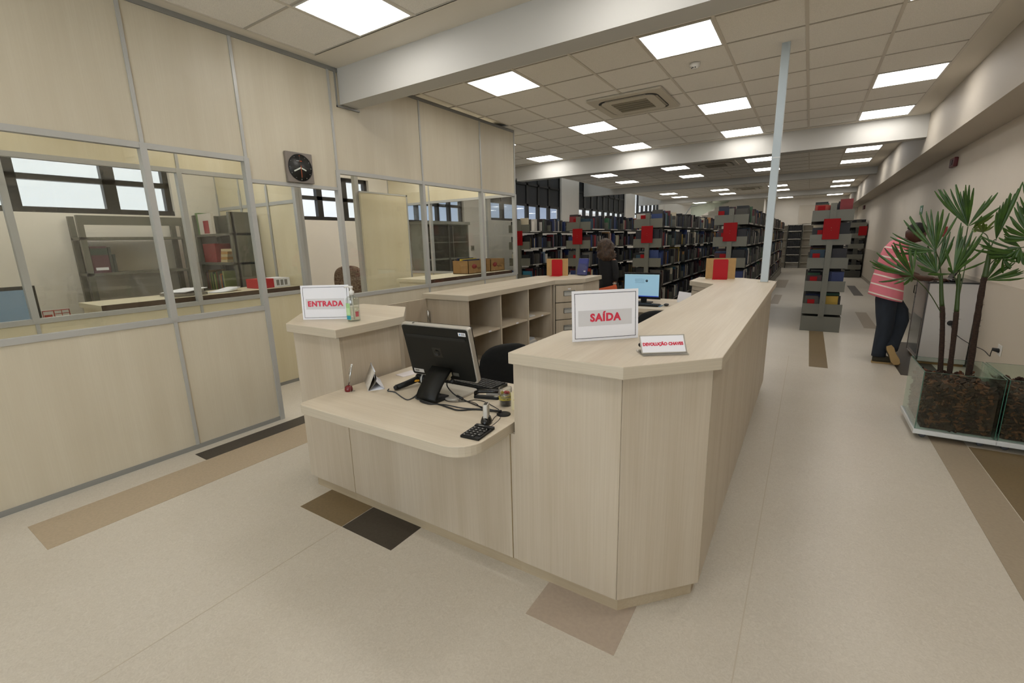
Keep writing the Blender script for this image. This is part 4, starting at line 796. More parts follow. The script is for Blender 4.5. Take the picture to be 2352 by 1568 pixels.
for j, z in enumerate(LV):
    for k in range(6): tag(B((1.23, 20.86+.3*k+.1*(k//3), z+.031), (1.63, 21.12+.3*k+.1*(k//3), z+.27)).build('bound_volume', mat('book_17181a', '17181a')), 'dark volume, %s from the near end, %s shelf, bookcase by the right wall' % (ordinal(k+1), LVN[j]), 'book', 'volumes in the side bookcase, %s shelf' % LVN[j])
# staircase at the far end
t = thing('staircase', 'white staircase rising to the right at the far end of the library', 'staircase', (-3.8, 25.2, 0))
st_m = mat('stair_white', 'e2ddd2', .6)
poly = [(-5.2, 1.6)]
x, z = -4.95, 2.3
while x < -3.1: poly += [(x, z), (x, z+.17)]; x += .29; z += .17
poly += [(-1.95, z), (-1.95, 1.2), (-4.4, 1.2)]
poly = poly[::-1]
a_ = sum(p[0]*q[1]-q[0]*p[1] for p, q in zip(poly, poly[1:]+poly[:1]))
if a_ < 0: poly = poly[::-1]
MB().prism(poly, 0, 1.1, frame_M(Vector((0, 26.1, 0)), (1, 0, 0), (0, 0, 1), (0, -1, 0))).build('flight', st_m, t)
B((-2.2, 25.0, 0), (-1.95, 26.1, 1.25)).build('support_wall', st_m, t)
MB().prism([(-5.2, 2.4), (-3.3, 3.3), (-3.3, 4.0), (-5.2, 3.2)], 0, .012, frame_M(Vector((0, 25.0, 0)), (1, 0, 0), (0, 0, 1), (0, -1, 0))).build('glass_guard', glass_g, t)
MB().tube([(-5.6, 24.98, 2.5), (-5.2, 24.98, 3.1), (-4.2, 24.98, 3.25)], .03, 8).build('handrail', white_met, t)
# ------------------------------------------------------------------ planters with palms
bark_m = mat('bark', '43291b', .85, noise=.6, nscale=(25, 25, 25), col2='2a1a12'); bark_l = mat('bark_light', '6b3f26', .8, noise=.3, nscale=(30, 30, 30))
def planter(label, x0, x1, y0=4.5, y1=5.06, front_chips=60):
    t = thing('glass_planter', label, 'planter', ((x0+x1)/2, (y0+y1)/2, 0))
    B((x0-.01, y0-.02, .045), (x1+.01, y1+.02, .08)).build('base_board', white_met, t, bevel=.003)
    for x in (x0+.06, x1-.06):
        for y in (y0+.05, y1-.05): MB().lathe([(.015, -.01), (.022, -.006), (.022, .006), (.015, .01)], 12, M=Matrix.Translation((x, y, .0225)) @ Matrix.Rotation(math.pi/2, 4, 'X')).build('caster', mat('caster_grey', '55565a', .4), t)
    for p, q in (((x0, y0, .08), (x1, y0+.008, .54)), ((x0, y1-.008, .08), (x1, y1, .54)), ((x0, y0+.008, .08), (x0+.008, y1-.008, .54)), ((x1-.008, y0+.008, .08), (x1, y1-.008, .54))): B(p, q).build('glass_pane', glass_g, t)
    ge = mat('glass_edge_green', '3f6b5c', .2)
    for p, q in (((x0, y0-.001, .08), (x0+.004, y0, .54)), ((x1-.004, y0-.001, .08), (x1, y0, .54)), ((x0, y0, .54), (x1, y0+.008, .5412)), ((x0, y0+.008, .54), (x0+.008, y1, .5412)), ((x1-.008, y0+.008, .54), (x1, y1, .5412)), ((x0, y1-.008, .54), (x1, y1, .5412))): B(p, q).build('polished_edge', ge, t)
    B((x0+.04, y0+.05, .082), (x1-.012, y1-.012, .41)).build('soil', bark_m, t)
    random.seed(int(x0*100)); ch = MB()
    def chip(c, s):
        M = Matrix.Translation(c) @ Matrix.Rotation(random.uniform(0, 6), 4, Vector((random.uniform(-1, 1), random.uniform(-1, 1), random.uniform(-1, 1))).normalized())
        a, b, h = s*random.uniform(.6, 1.2), s*random.uniform(.3, .6), s*.14
        ch.k = random.choice((0, 0, 0, 1)); ch.prism([(-a, -b*.6), (-a*.2, -b), (a*.8, -b*.7), (a, b*.3), (a*.1, b), (-a*.8, b*.7)], -h, h, M)
    for i in range(330): chip((random.uniform(x0+.045, x1-.045), y0+random.uniform(.038, .05), random.uniform(.10, .43)), .033)
    for i in range(260): chip((random.uniform(x0+.045, x1-.045), random.uniform(y0+.045, y1-.045), random.uniform(.405, .45)), .032)
    for i in range(160): chip((x0+random.uniform(.038, .05), random.uniform(y0+.04, y1-.04), random.uniform(.10, .43)), .03)
    tag(ch.build('bark_chips', [bark_m, bark_l], t), kind='stuff'); return t
planter('glass planter box on casters filled with bark, holding three palm stems', .835, 1.285); planter('glass planter box of bark at the right edge against the wall', 1.297, 1.69)
lf = mat('palm_leaf', '3d5f18', .4, noise=.35, nscale=(14, 14, 14), col2='284510'); lf2 = mat('palm_leaf_pale', '5f7426', .4, noise=.3, nscale=(14, 14, 14)); tr_m = mat('palm_fibre', '3a281c', .9, noise=.5, nscale=(60, 60, 90), col2='24170f'); st_g = mat('palm_stalk', '37491f', .5)
FANS = {'A': ([1.001, 4.85, 1.615], [[0.765, 4.782, 1.887], [0.805, 4.85, 1.901], [0.858, 4.811, 1.897], [0.895, 4.863, 1.931], [0.939, 4.868, 1.82], [0.926, 4.744, 1.915], [0.97, 4.733, 1.888], [1.084, 4.914, 1.801], [1.113, 4.787, 1.849], [1.137, 4.782, 1.746], [1.153, 4.949, 1.717]]), 'B': ([0.823, 4.75, 1.437], [[0.604, 4.733, 1.679], [0.648, 4.814, 1.71], [0.693, 4.735, 1.736], [0.761, 4.771, 1.752], [0.812, 4.663, 1.745], [0.918, 4.77, 1.702], [0.557, 4.821, 1.582], [0.555, 4.745, 1.505], [0.607, 4.793, 1.424], [0.666, 4.778, 1.466]]), 'C': ([0.709, 4.7, 1.248], [[0.416, 4.594, 1.371], [0.449, 4.747, 1.317], [0.464, 4.71, 1.432], [0.543, 4.646, 1.494], [0.581, 4.587, 1.51], [0.71, 4.77, 1.466], [0.501, 4.684, 1.201], [0.667, 4.738, 1.175], [0.715, 4.773, 1.196]]), 'D': ([0.881, 4.9, 1.265], [[0.691, 4.937, 1.442], [0.758, 4.983, 1.454], [0.793, 4.867, 1.476], [0.901, 4.956, 1.562], [0.913, 4.878, 1.581], [0.96, 4.986, 1.49], [0.763, 4.973, 1.323], [0.811, 4.801, 1.261]]), 'E': ([0.967, 4.85, 1.26], [[1.116, 4.76, 1.364], [1.073, 4.778, 1.569], [1.097, 4.942, 1.494], [1.028, 4.826, 1.583], [0.976, 4.868, 1.622], [1.008, 4.796, 1.48], [0.958, 4.842, 1.647], [0.818, 4.815, 1.261], [1.038, 4.807, 1.38]]), 'F': ([1.193, 5.0, 1.202], [[1.398, 5.009, 1.225], [1.361, 5.009, 1.293], [1.37, 5.079, 1.254], [1.34, 5.03, 1.339], [1.303, 5.084, 1.317], [1.273, 5.068, 1.401], [1.414, 5.098, 1.272], [1.235, 5.028, 1.377]]), 'G': ([1.204, 5.0, 1.51], [[1.197, 4.916, 1.811], [1.255, 5.069, 1.833], [1.276, 5.092, 1.847], [1.288, 5.079, 1.866], [1.285, 5.005, 1.928], [1.212, 5.037, 1.793], [1.183, 4.926, 1.747], [1.193, 5.063, 1.722]]), 'Hh': ([1.369, 4.9, 1.406], [[1.096, 4.906, 1.544], [1.076, 4.843, 1.487], [1.105, 4.794, 1.46], [1.212, 4.968, 1.433], [1.201, 4.998, 1.372], [1.041, 4.799, 1.448], [1.252, 4.956, 1.355], [1.198, 4.87, 1.432]]), 'I': ([1.156, 5.15, 1.568], [[1.103, 5.063, 1.642], [1.138, 5.095, 1.641], [1.225, 5.199, 1.662], [1.23, 5.222, 1.617], [1.079, 5.04, 1.608], [1.174, 5.165, 1.632]]), 'J': ([1.338, 4.8, 1.515], [[1.151, 4.69, 1.601], [1.209, 4.838, 1.601], [1.206, 4.753, 1.646], [1.218, 4.874, 1.684], [1.243, 4.896, 1.731], [1.221, 4.791, 1.779], [1.214, 4.9, 1.553], [1.192, 4.748, 1.507]]), 'K': ([1.083, 5.1, 1.602], [[1.174, 4.997, 1.742], [1.162, 5.112, 1.631], [1.097, 4.987, 1.694], [1.054, 5.023, 1.455]]), 'M': ([1.247, 4.95, 1.38], [[1.099, 4.92, 1.541], [1.153, 4.964, 1.462], [1.155, 4.864, 1.384], [1.185, 4.839, 1.317], [1.283, 5.021, 1.257], [1.309, 4.899, 1.352], [1.359, 5.041, 1.407], [1.32, 5.027, 1.289]]), 'N': ([1.304, 4.85, 1.456], [[1.182, 4.813, 1.596], [1.219, 4.831, 1.517], [1.177, 4.844, 1.53], [1.276, 4.872, 1.377], [1.342, 4.861, 1.329], [1.215, 4.853, 1.439], [1.243, 4.866, 1.39], [1.324, 4.937, 1.344]]), 'L': ([1.42, 5.0, 1.559], [[1.282, 4.992, 1.921], [1.296, 4.975, 1.884], [1.306, 5.038, 1.757], [1.276, 4.932, 1.713], [1.292, 4.946, 1.939]])}
def frond(name, hub, tips, par, m):
    """palmate leaf: folded blades joined at one hub"""
    hub = Vector(hub); mb = MB(); vv = [hub]; ff = []
    ext = []
    for q in range(len(tips)):
        ext.append(tips[q])
        if q+1 < len(tips) and random.random() < .75: ext.append([(a+b)/2+random.uniform(-.015, .015) for a, b in zip(tips[q], tips[q+1])])
    for tp in ext:
        tp = Vector(tp); d = tp-hub; L_ = d.length; dn = d.normalized()
        side = dn.cross(Vector((0, 1, .15))).normalized(); up = side.cross(dn).normalized(); wv = .0075+.0035*random.random(); sag = Vector((0, 0, -.02*L_/.3))
        prev = None
        for q, wq in ((.10, .25), (.38, .75), (.65, 1), (.88, .75), (1.0, .28)):
            c = hub+d*q+sag*(q*q)*4*(1-q) ; b = len(vv); tw = random.uniform(-.1, .1)
            s2 = (side+up*tw).normalized(); vv += [c-s2*wv*wq+up*.0035*wq, c, c+s2*wv*wq+up*.0035*wq]
            if prev is None: ff += [(0, b+1, b), (0, b+2, b+1)]
            else: ff += [(prev, prev+1, b+1, b), (prev+1, prev+2, b+2, b+1)]
            prev = b
    return mb.add(vv, ff, True).build(name, m, par)
TR = {'t1': [(1.015, 4.93, .42), (.99, 4.93, .706), (.964, 4.93, .924), (.939, 4.93, 1.067), (.913, 4.93, 1.244)], 't2': [(1.06, 4.88, .42), (1.048, 4.88, .685), (1.034, 4.88, .936), (1.023, 4.88, 1.077), (1.008, 4.88, 1.257)], 't3': [(1.181, 4.92, .42), (1.174, 4.92, .69), (1.164, 4.92, .974), (1.16, 4.92, 1.181), (1.163, 4.92, 1.263), (1.165, 4.93, 1.45)]}
def palm(name, label, tk, nfib, stem, fans, r=.017):
    t = thing(name, label, 'palm', (stem[0][0], stem[0][1], stem[0][2])); random.seed(len(label))
    P = spline(stem, 6); n = len(P); cut = int(n*nfib)
    mb = MB().tube(P[:cut+1], [r*(1.05-.15*i/n)*random.uniform(.92, 1.1) for i in range(cut+1)], 10)
    mb.build('trunk', tr_m, t); hb = MB()
    for i in range(90):
        p = P[random.randint(0, cut)]; a = random.uniform(0, 6.28); d = Vector((math.cos(a), math.sin(a), random.uniform(.2, 1.2))).normalized(); hb.tube([p+d*r*.7, p+d*(r+random.uniform(.005, .016))], [.0016, .0004], 4, False)
    tag(hb.build('trunk_fibre', tr_m, t), kind='stuff')
    if cut < n-1: MB().tube(P[cut:], [r*.95*(1-.35*i/(n-cut)) for i in range(n-cut)], 10).build('green_shaft', st_g, t)
    crown = P[-1]
    for k, src in fans:
        hub, tips = FANS[k]; f = frond('frond', hub, tips, t, lf2 if k in 'IK' else lf)
        a = Vector(src) if src else P[int(n*.72)]; b = Vector(hub)
        if (a-b).length > .03: MB().tube(spline([a, a.lerp(b, .5)+Vector((0, 0, .03)), b], 5), .0035, 6).build('petiole', st_g, f)
    return t
palm('potted_palm', 'left stem of the palm group with fronds reaching over the man', 't1', .62, TR['t1'], [('B', (.913, 4.93, 1.244)), ('C', (.96, 4.93, .93)), ('D', None)])
palm('potted_palm', 'middle stem of the palm group with a tall frond at its top', 't2', .55, TR['t2'], [('A', (1.008, 4.88, 1.257)), ('E', None), ('K', (1.03, 4.88, 1.0))])
palm('potted_palm', 'right leaning stem of the palm group in the bark planter', 't3', .74, TR['t3'], [('F', None), ('M', (1.163, 4.92, 1.3)), ('G', (1.165, 4.93, 1.45)), ('I', (1.165, 4.93, 1.45))], .02)
palm('potted_palm', 'palm at the right edge with fronds reaching into view', 't4', .8, [(1.5, 4.85, .42), (1.49, 4.87, .8), (1.46, 4.9, 1.2), (1.43, 4.9, 1.4)], [('Hh', None), ('N', (1.43, 4.9, 1.4)), ('J', (1.43, 4.9, 1.4)), ('L', (1.43, 4.9, 1.4))], .02)
# ------------------------------------------------------------------ white cabinet by the wall
t = thing('white_cabinet', 'white cabinet with mirror door the bending man leans on', 'cabinet', (1.46, 7.6, 0))
cw = mat('cabinet_white', 'c9c6c3', .4); B((1.26, 7.25, .03), (1.69, 7.95, .985)).build('body', cw, t, bevel=.006); B((1.245, 7.24, .985), (1.7, 7.96, 1.0)).build('top', black_gl, t); B((1.28, 7.262, 0), (1.68, 7.93, .03)).build('base', mat('base_ply', '8a6a42', .7), t)
d_ = B((1.25, 7.27, .06), (1.259, 7.93, .97)).build('door', mat('door_sheen', '9b918a', .18, .2), t)
for p, q in (((1.2455, 7.255, .05), (1.26, 7.275, .98)), ((1.2455, 7.925, .05), (1.26, 7.945, .98))): B(p, q).build('door_stile', mat('stile_dark', '4a4643', .4), d_)
B((1.247, 7.33, .1), (1.2495, 7.88, .55)).build('door_glass', mat('smoke_glass', '3f4444', .12), d_); MB().tube([(1.25, 7.90, .80), (1.225, 7.90, .80), (1.225, 7.90, .90), (1.25, 7.90, .90)], .006, 6).build('handle', black_pl, d_)
MB().lathe([(.03, 0), (.03, .004), (.022, .006)], 18, M=frame_M(Vector((1.5, 7.2498, .52)), (1, 0, 0), (0, 0, 1), (0, -1, 0))).build('cable_port', black_rub, t)
tag(MB().tube(spline([(1.5, 7.235, .52), (1.53, 7.15, .42), (1.6, 6.9, .36), (1.655, 6.6, .35), (1.66, 6.4, .33), (1.65, 6.345, .36), (1.66, 6.36, .405)], 6), .004, 6).build('power_lead', black_rub), 'black power lead running from the white cabinet to the wall socket', 'cable')
tag(MB().loft([((1.47, 7.42, 1.0), (.07, 0, 0), (0, .11, 0)), ((1.47, 7.42, 1.02), (.07, 0, 0), (0, .11, 0)), ((1.49, 7.42, 1.035), (.04, 0, 0), (0, .08, 0))], 12).build('desk_device', black_gl), 'low black device on the white cabinet under the man\'s hands', 'device')
t = thing('display_tablet', 'tilted black tablet stand on the white cabinet behind the leaves', 'tablet', (1.5, 7.6, 1.0)); MB().box((-.1, 0, -.008), (.1, .24, .008), frame_M(Vector((1.5, 7.62, 1.02)), (0, -1, 0), (.45, 0, 1), (-1, 0, .4))).build('slab', black_gl, t); B((1.48, 7.56, 1.0), (1.6, 7.68, 1.02)).build('foot', black_pl, t)
# ------------------------------------------------------------------ people
def skin_body(name, verts, edges, radii, m, parent, root=0):
    me = bpy.data.meshes.new(name); me.from_pydata([Vector(v)-wloc(parent) for v in verts], edges, []); me.update()
    o = bpy.data.objects.new(name, me); C.objects.link(o); md = o.modifiers.new('s', 'SKIN'); 
    for i, d in enumerate(me.skin_vertices[0].data): d.radius = (radii[i], radii[i]); d.use_root = (i == root)
    ss = o.modifiers.new('d', 'SUBSURF'); ss.levels = 1; ss.render_levels = 1
    dg = bpy.context.evaluated_depsgraph_get(); nm = bpy.data.meshes.new_from_object(o.evaluated_get(dg)); nm.materials.append(m)
    for p in nm.polygons: p.use_smooth = True
    bpy.data.objects.remove(o); q = bpy.data.objects.new(name, nm); C.objects.link(q); q.parent = parent; return q
def head(parent, c, fwd, up, skin, size=1.0):
    fwd = Vector(fwd).normalized(); side = Vector(up).cross(fwd).normalized(); up = fwd.cross(side); M = frame_M(Vector(c), fwd, side, up) @ Matrix.Scale(size, 4)
    mb = MB(); n, m_ = 20, 14; vv = []; ff = []
    for i in range(m_+1):
        ph_ = math.pi*i/m_
        for k in range(n):
            a = 2*math.pi*k/n; x = math.sin(ph_)*math.cos(a); y = math.sin(ph_)*math.sin(a); z = -math.cos(ph_)
            X, Y, Z = x*.095, y*.074, z*.115
            if z < -.2: X = X*(1-.35*(-z-.2))+ (.012 if x > 0 else -.01); Y *= 1-.45*(-z-.2)
            if x > .6 and abs(y) < .25: X += .022*max(0, 1-abs(z+.12)/.22)*(1-abs(y)/.25)      # nose
            if x > .5 and abs(z-.12) < .12 and .18 < abs(y) < .55: X -= .007                   # eye sockets
            if x > .6 and abs(z+.5) < .1: X += .004                                            # lips
            vv.append(M @ Vector((X, Y, Z)))
    for i in range(m_):
        for k in range(n): ff.append((i*n+k, i*n+(k+1) % n, (i+1)*n+(k+1) % n, (i+1)*n+k))
    h = mb.add(vv, ff, True).build('head', skin, parent)
    for s in (-1, 1):
        MB().ell((0, 0, 0), (.018, .009, .03), 10, 7, M=None).v and MB().add([M @ (Vector((-.005, s*.076, -.005))+v_) for v_ in MB().ell((0, 0, 0), (.018, .009, .03), 10, 7).v], MB().ell((0, 0, 0), (.018, .009, .03), 10, 7).f, True).build('ear', skin, h)
        e = MB().ell((0, 0, 0), (.006, .013, .007), 8, 6); MB().add([M @ (Vector((.079, s*.03, .012))+v_) for v_ in e.v], e.f, True).build('eye', mat('eye_dark', '1b1512', .3), h)
    lp = MB().ell((0, 0, 0), (.006, .022, .006), 10, 6); MB().add([M @ (Vector((.085, 0, -.058))+v_) for v_ in lp.v], lp.f, True).build('mouth', mat('lip_tone', '5a2f28', .5), h)
    return h, M
def hand(parent, wrist, fwd, up, skin, name='hand', curl=.5, thumb=1):
    fwd = Vector(fwd).normalized(); side = Vector(up).cross(fwd).normalized(); up = fwd.cross(side); W = Vector(wrist)
    def P(a, b, c): return W+fwd*a+side*b+up*c
    mb = MB().loft([(P(-.01, 0, 0), side*.026, up*.019), (P(.03, 0, 0), side*.038, up*.016), (P(.075, 0, .002), side*.042, up*.014), (P(.09, 0, .0), side*.038, up*.011)], 12)
    for j, (b, l) in enumerate(((-.03, .06), (-.01, .075), (.011, .07), (.03, .055))):
        mb.tube([P(.08, b, .002), P(.09+l*.45, b*1.08, .004-curl*.01), P(.09+l*.8, b*1.1, -.004-curl*.025), P(.09+l*.95, b*1.1, -.012-curl*.03)], [.0095, .009, .008, .006], 8)
    mb.tube([P(.02, -.03*thumb, 0), P(.045, -.055*thumb, -.004), P(.075, -.064*thumb, -.014), P(.092, -.06*thumb, -.02)], [.013, .011, .0095, .007], 8)
    return mb.build(name, skin, parent)
# man in the striped shirt
skin_d = mat('dark_skin', '4a2e22', .5); jean = mat('dark_denim', '1b2430', .8, noise=.3, nscale=(30, 30, 8)); shoe_m = mat('olive_suede', '3a3526', .85); sole_m = mat('gum_sole', 'a58a5c', .7)
def stripes():
    m = mat('striped_polo', 'cf6f78', .75); nt = m.node_tree; N = nt.nodes; Lk = nt.links; b = N['Principled BSDF']; tc = N.new('ShaderNodeTexCoord'); dp = N.new('ShaderNodeVectorMath'); dp.operation = 'DOT_PRODUCT'; dp.inputs[1].default_value = (.30, .05, 1)
    Lk.new(tc.outputs['Object'], dp.inputs[0]); md = N.new('ShaderNodeMath'); md.operation = 'PINGPONG'; md.inputs[1].default_value = .0575; Lk.new(dp.outputs['Value'], md.inputs[0])
    ls = N.new('ShaderNodeMath'); ls.operation = 'LESS_THAN'; ls.inputs[1].default_value = .0085; Lk.new(md.outputs[0], ls.inputs[0]); mx = N.new('ShaderNodeMix'); mx.data_type = 'RGBA'; mx.inputs[6].default_value = (*rgb('d87886'), 1); mx.inputs[7].default_value = (*rgb('eadfd4'), 1)
    Lk.new(ls.outputs[0], mx.inputs[0]); Lk.new(mx.outputs[2], b.inputs['Base Color']); return m
polo = stripes()
t = thing('person', 'man in pink striped polo and dark jeans bending over the white cabinet', 'person', (.9, 7.2, 0))
V_ = [(.88, 7.22, .86), (.87, 7.22, 1.1), (.89, 7.22, 1.36), (.96, 7.22, 1.47), (1.01, 7.22, 1.52), (.86, 7.12, .78), (.885, 7.1, .47), (.87, 7.08, .1), (.93, 7.31, .78), (1.05, 7.28, .52), (.965, 7.04, .24), (.90, 7.04, 1.36), (.955, 6.99, 1.1), (1.16, 7.17, 1.045), (1.28, 7.28, 1.03), (.93, 7.40, 1.36), (1.0, 7.5, 1.12), (1.2, 7.5, 1.045)]
E_ = [(0, 1), (1, 2), (2, 3), (3, 4), (0, 5), (5, 6), (6, 7), (0, 8), (8, 9), (9, 10), (2, 11), (11, 12), (12, 13), (13, 14), (2, 15), (15, 16), (16, 17)]
skin_body('body', V_, E_, [.08, .08, .08, .055, .05, .05, .035, .02, .05, .03, .018, .05, .042, .036, .027, .05, .042, .03], skin_d, t)
h_, Mh = head(t, (1.055, 7.22, 1.565), (.86, -.05, -.5), (.5, 0, .86), skin_d, .98)
hr = MB().ell((0, 0, 0), (.1, .08, .1)); MB().add([Mh @ (Vector((-.016, 0, .028))+Vector((p.x, p.y, max(p.z, -.045-.3*p.x)))) for p in hr.v], hr.f, True).build('hair', mat('black_hair', '15100d', .8), t)
MB().loft([((.852, 7.21, .80), (.172, 0, -.045), (0, .215, 0)), ((.855, 7.21, .84), (.172, 0, -.045), (0, .212, 0)), ((.858, 7.21, 1.0), (.16, 0, -.04), (0, .195, 0)), ((.862, 7.21, 1.15), (.14, 0, -.03), (0, .185, 0)), ((.875, 7.22, 1.28), (.13, 0, -.03), (0, .205, 0)), ((.89, 7.22, 1.38), (.115, 0, -.03), (0, .205, 0)), ((.915, 7.22, 1.44), (.09, 0, -.04), (0, .15, 0)), ((.945, 7.22, 1.48), (.062, 0, -.03), (0, .075, 0)), ((.955, 7.22, 1.505), (.06, 0, -.03), (0, .07, 0))], 24).build('polo_shirt', polo, t)
for s in (0, 1): MB().loft([((.895, (7.06, 7.38)[s], 1.37), (.07, 0, .03), (0, .075, 0)), ((.92, (7.0, 7.44)[s], 1.29), (.075, 0, .02), (0, .07, 0)), ((.95, (6.985, 7.48)[s], 1.16), (.07, 0, .02), (0, .065, 0)), ((.955, (6.985, 7.485)[s], 1.125), (.072, 0, .02), (0, .067, 0))], 16).build('sleeve', polo, t)
lg = lambda pts, n=14: [((x, y, z), (a, 0, b), (0, a*.98, c)) for x, y, z, a, b, c in pts]
MB().loft(lg([(.855, 7.15, .88, .10, 0, 0), (.862, 7.14, .78, .108, 0, 0), (.872, 7.12, .62, .098, 0, 0), (.885, 7.1, .47, .085, 0, 0), (.875, 7.09, .3, .08, 0, 0), (.862, 7.08, .12, .072, 0, 0), (.862, 7.08, .085, .074, 0, 0)]), 16).build('jeans_leg', jean, t)
MB().loft(lg([(.87, 7.30, .88, .10, 0, 0), (.92, 7.30, .77, .108, .02, 0), (1.01, 7.30, .62, .098, .04, 0), (1.04, 7.28, .52, .09, 0, .02), (1.01, 7.19, .40, .08, -.02, .03), (.98, 7.09, .28, .072, -.02, .03), (.965, 7.04, .20, .07, -.01, .03)]), 16).build('jeans_leg', jean, t)
sh = MB().loft([((.805, 7.07, .05), (0, .03, 0), (0, 0, .035)), ((.84, 7.07, .055), (0, .042, 0), (0, 0, .05)), ((.92, 7.08, .052), (0, .046, 0), (0, 0, .048)), ((1.0, 7.09, .04), (0, .05, 0), (0, 0, .034)), ((1.07, 7.095, .03), (0, .03, 0), (0, 0, .02))], 14).build('shoe', shoe_m, t); MB().prism([(.795, 7.035), (.9, 7.03), (1.0, 7.035), (1.07, 7.06), (1.085, 7.095), (1.06, 7.13), (.95, 7.14), (.8, 7.11)], 0, .02).build('sole', sole_m, sh)
hq, tq = Vector((.945, 6.985, .225)), Vector((1.03, 6.945, .03)); dq = (tq-hq); sd = Vector((.85, .2, .35)).normalized(); sd = (sd-dq.normalized()*sd.dot(dq.normalized())).normalized(); nq = dq.normalized().cross(sd); nq = nq if nq.y < 0 else -nq
sh = MB().loft([(hq+dq*q-nq*(.03+o_), sd*a, nq*b) for q, a, b, o_ in ((-.08, .022, .022, 0), (.1, .038, .042, .01), (.4, .036, .045, .012), (.75, .042, .034, 0), (1.0, .03, .022, -.008))], 14).build('shoe', shoe_m, t)
MB().prism([(-.02, -.025), (.02, -.038), (.09, -.034), (.17, -.044), (.215, -.03), (.225, 0), (.215, .03), (.17, .042), (.09, .030), (.02, .036), (-.02, .022)], -.012, .010, frame_M(hq, dq, sd, dq.normalized().cross(sd) if dq.normalized().cross(sd).y < 0 else -dq.normalized().cross(sd))).build('sole', sole_m, sh)
hand(t, (1.28, 7.28, 1.032), (.95, .3, -.02), (0, 0, 1), skin_d); hand(t, (1.2, 7.5, 1.04), (1, -.2, -.03), (0, 0, 1), skin_d, thumb=-1)
# woman in black
skin_l = mat('fair_skin', 'b07a5c', .5); blk = mat('black_knit', '0e0e10', .85, noise=.3, nscale=(40, 40, 40)); hair_b = mat('curly_hair', '4c3521', .6, noise=.6, nscale=(70, 70, 22), col2='1f140c', bump=.6); tro = mat('dark_trousers', '1a1a1e', .85)
t = thing('person', 'woman with curly brown hair in black top seen from behind', 'person', (-2.52, 6.62, 0))
V_ = [(-2.52, 6.62, .9), (-2.53, 6.62, 1.1), (-2.545, 6.62, 1.28), (-2.56, 6.62, 1.38), (-2.565, 6.62, 1.44), (-2.59, 6.6, .8), (-2.6, 6.62, .44), (-2.6, 6.58, .08), (-2.45, 6.64, .8), (-2.44, 6.66, .44), (-2.43, 6.7, .08), (-2.64, 6.66, 1.27), (-2.62, 6.76, 1.05), (-2.56, 6.84, .95), (-2.43, 6.6, 1.27), (-2.385, 6.58, 1.06), (-2.385, 6.54, .93)]
E_ = [(0, 1), (1, 2), (2, 3), (3, 4), (0, 5), (5, 6), (6, 7), (0, 8), (8, 9), (9, 10), (2, 11), (11, 12), (12, 13), (2, 14), (14, 15), (15, 16)]
skin_body('body', V_, E_, [.085, .075, .075, .045, .045, .06, .045, .03, .06, .045, .03, .045, .035, .025, .045, .035, .024], skin_l, t)
head(t, (-2.57, 6.63, 1.49), (.35, .93, -.1), (0, .1, 1), skin_l, .85)
random.seed(5); hm = MB(); nr, nk = 18, 26; vv = []; ff = []
for i in range(nr+1):
    q = i/nr; zz = 1.605-.33*q; wv = (.112+.03*q)*math.sqrt(max(0, 1-(1-min(q/.36, 1))**2)) if q < .85 else .137-.30*(q-.85)
    cx, cy = -2.572+.045*q*q, 6.625-.02*q
    for k in range(nk):
        a = 2*math.pi*k/nk; rr = max(wv, .012)*(1+.07*math.sin(5*a+q*18)+.06*math.sin(9*a-q*27))*random.uniform(.9, 1.08); vv.append((cx+rr*math.cos(a), cy+rr*1.0*math.sin(a), zz+random.uniform(-.006, .006)))
for i in range(nr):
    for k in range(nk): ff.append((i*nk+k, i*nk+(k+1) % nk, (i+1)*nk+(k+1) % nk, (i+1)*nk+k))
ff += [tuple(range(nk-1, -1, -1)), tuple(nr*nk+k for k in range(nk))]
hm.add(vv, [tuple(reversed(f)) for f in ff], True).build('curly_hair', hair_b, t)
MB().loft([((-2.505, 6.62, .83), (.14, .02, 0), (0, .125, 0)), ((-2.508, 6.62, .93), (.135, .02, 0), (0, .12, 0)), ((-2.52, 6.62, 1.05), (.118, .02, 0), (0, .105, 0)), ((-2.53, 6.62, 1.2), (.128, .02, 0), (0, .11, 0)), ((-2.54, 6.62, 1.29), (.13, .02, 0), (0, .10, 0)), ((-2.555, 6.62, 1.35), (.09, 0, 0), (0, .075, 0)), ((-2.56, 6.62, 1.38), (.05, 0, 0), (0, .05, 0))], 22).build('black_top', blk, t)
for pts in ([(-2.635, 6.66, 1.285, .052), (-2.635, 6.71, 1.15, .05), (-2.62, 6.76, 1.05, .046), (-2.57, 6.83, .96, .038)], [(-2.43, 6.6, 1.285, .052), (-2.395, 6.585, 1.15, .05), (-2.383, 6.575, 1.05, .045), (-2.383, 6.545, .975, .04)]): MB().loft([((x, y, z), (a, 0, 0), (0, a, 0)) for x, y, z, a in pts], 14).build('sleeve', blk, t)
for s, x in ((0, -2.595), (1, -2.445)): MB().loft([((x+.03-.06*s, 6.61+.02*s, .86), (.09, 0, 0), (0, .11, 0)), ((x, 6.62, .6), (.08, 0, 0), (0, .085, 0)), ((x, 6.62+.02*s, .3), (.06, 0, 0), (0, .06, 0)), ((x, 6.59+.09*s, .09), (.058, 0, 0), (0, .06, 0))], 14).build('trouser_leg', tro, t); B((x-.04, 6.54+.09*s, 0), (x+.04, 6.76+.09*s, .075)).build('shoe', black_pl, t, bevel=.02)
hand(t, (-2.387, 6.535, .925), (.12, -.1, -1), (1, .1, .1), skin_l, curl=.8)
MB().lathe([(.028, 0), (.031, .004), (.031, .02), (.028, .024)], 16, c=(-2.386, 6.54, .935)).build('wrist_watch', mat('watch_steel', 'c3bdb5', .3, .5), t)
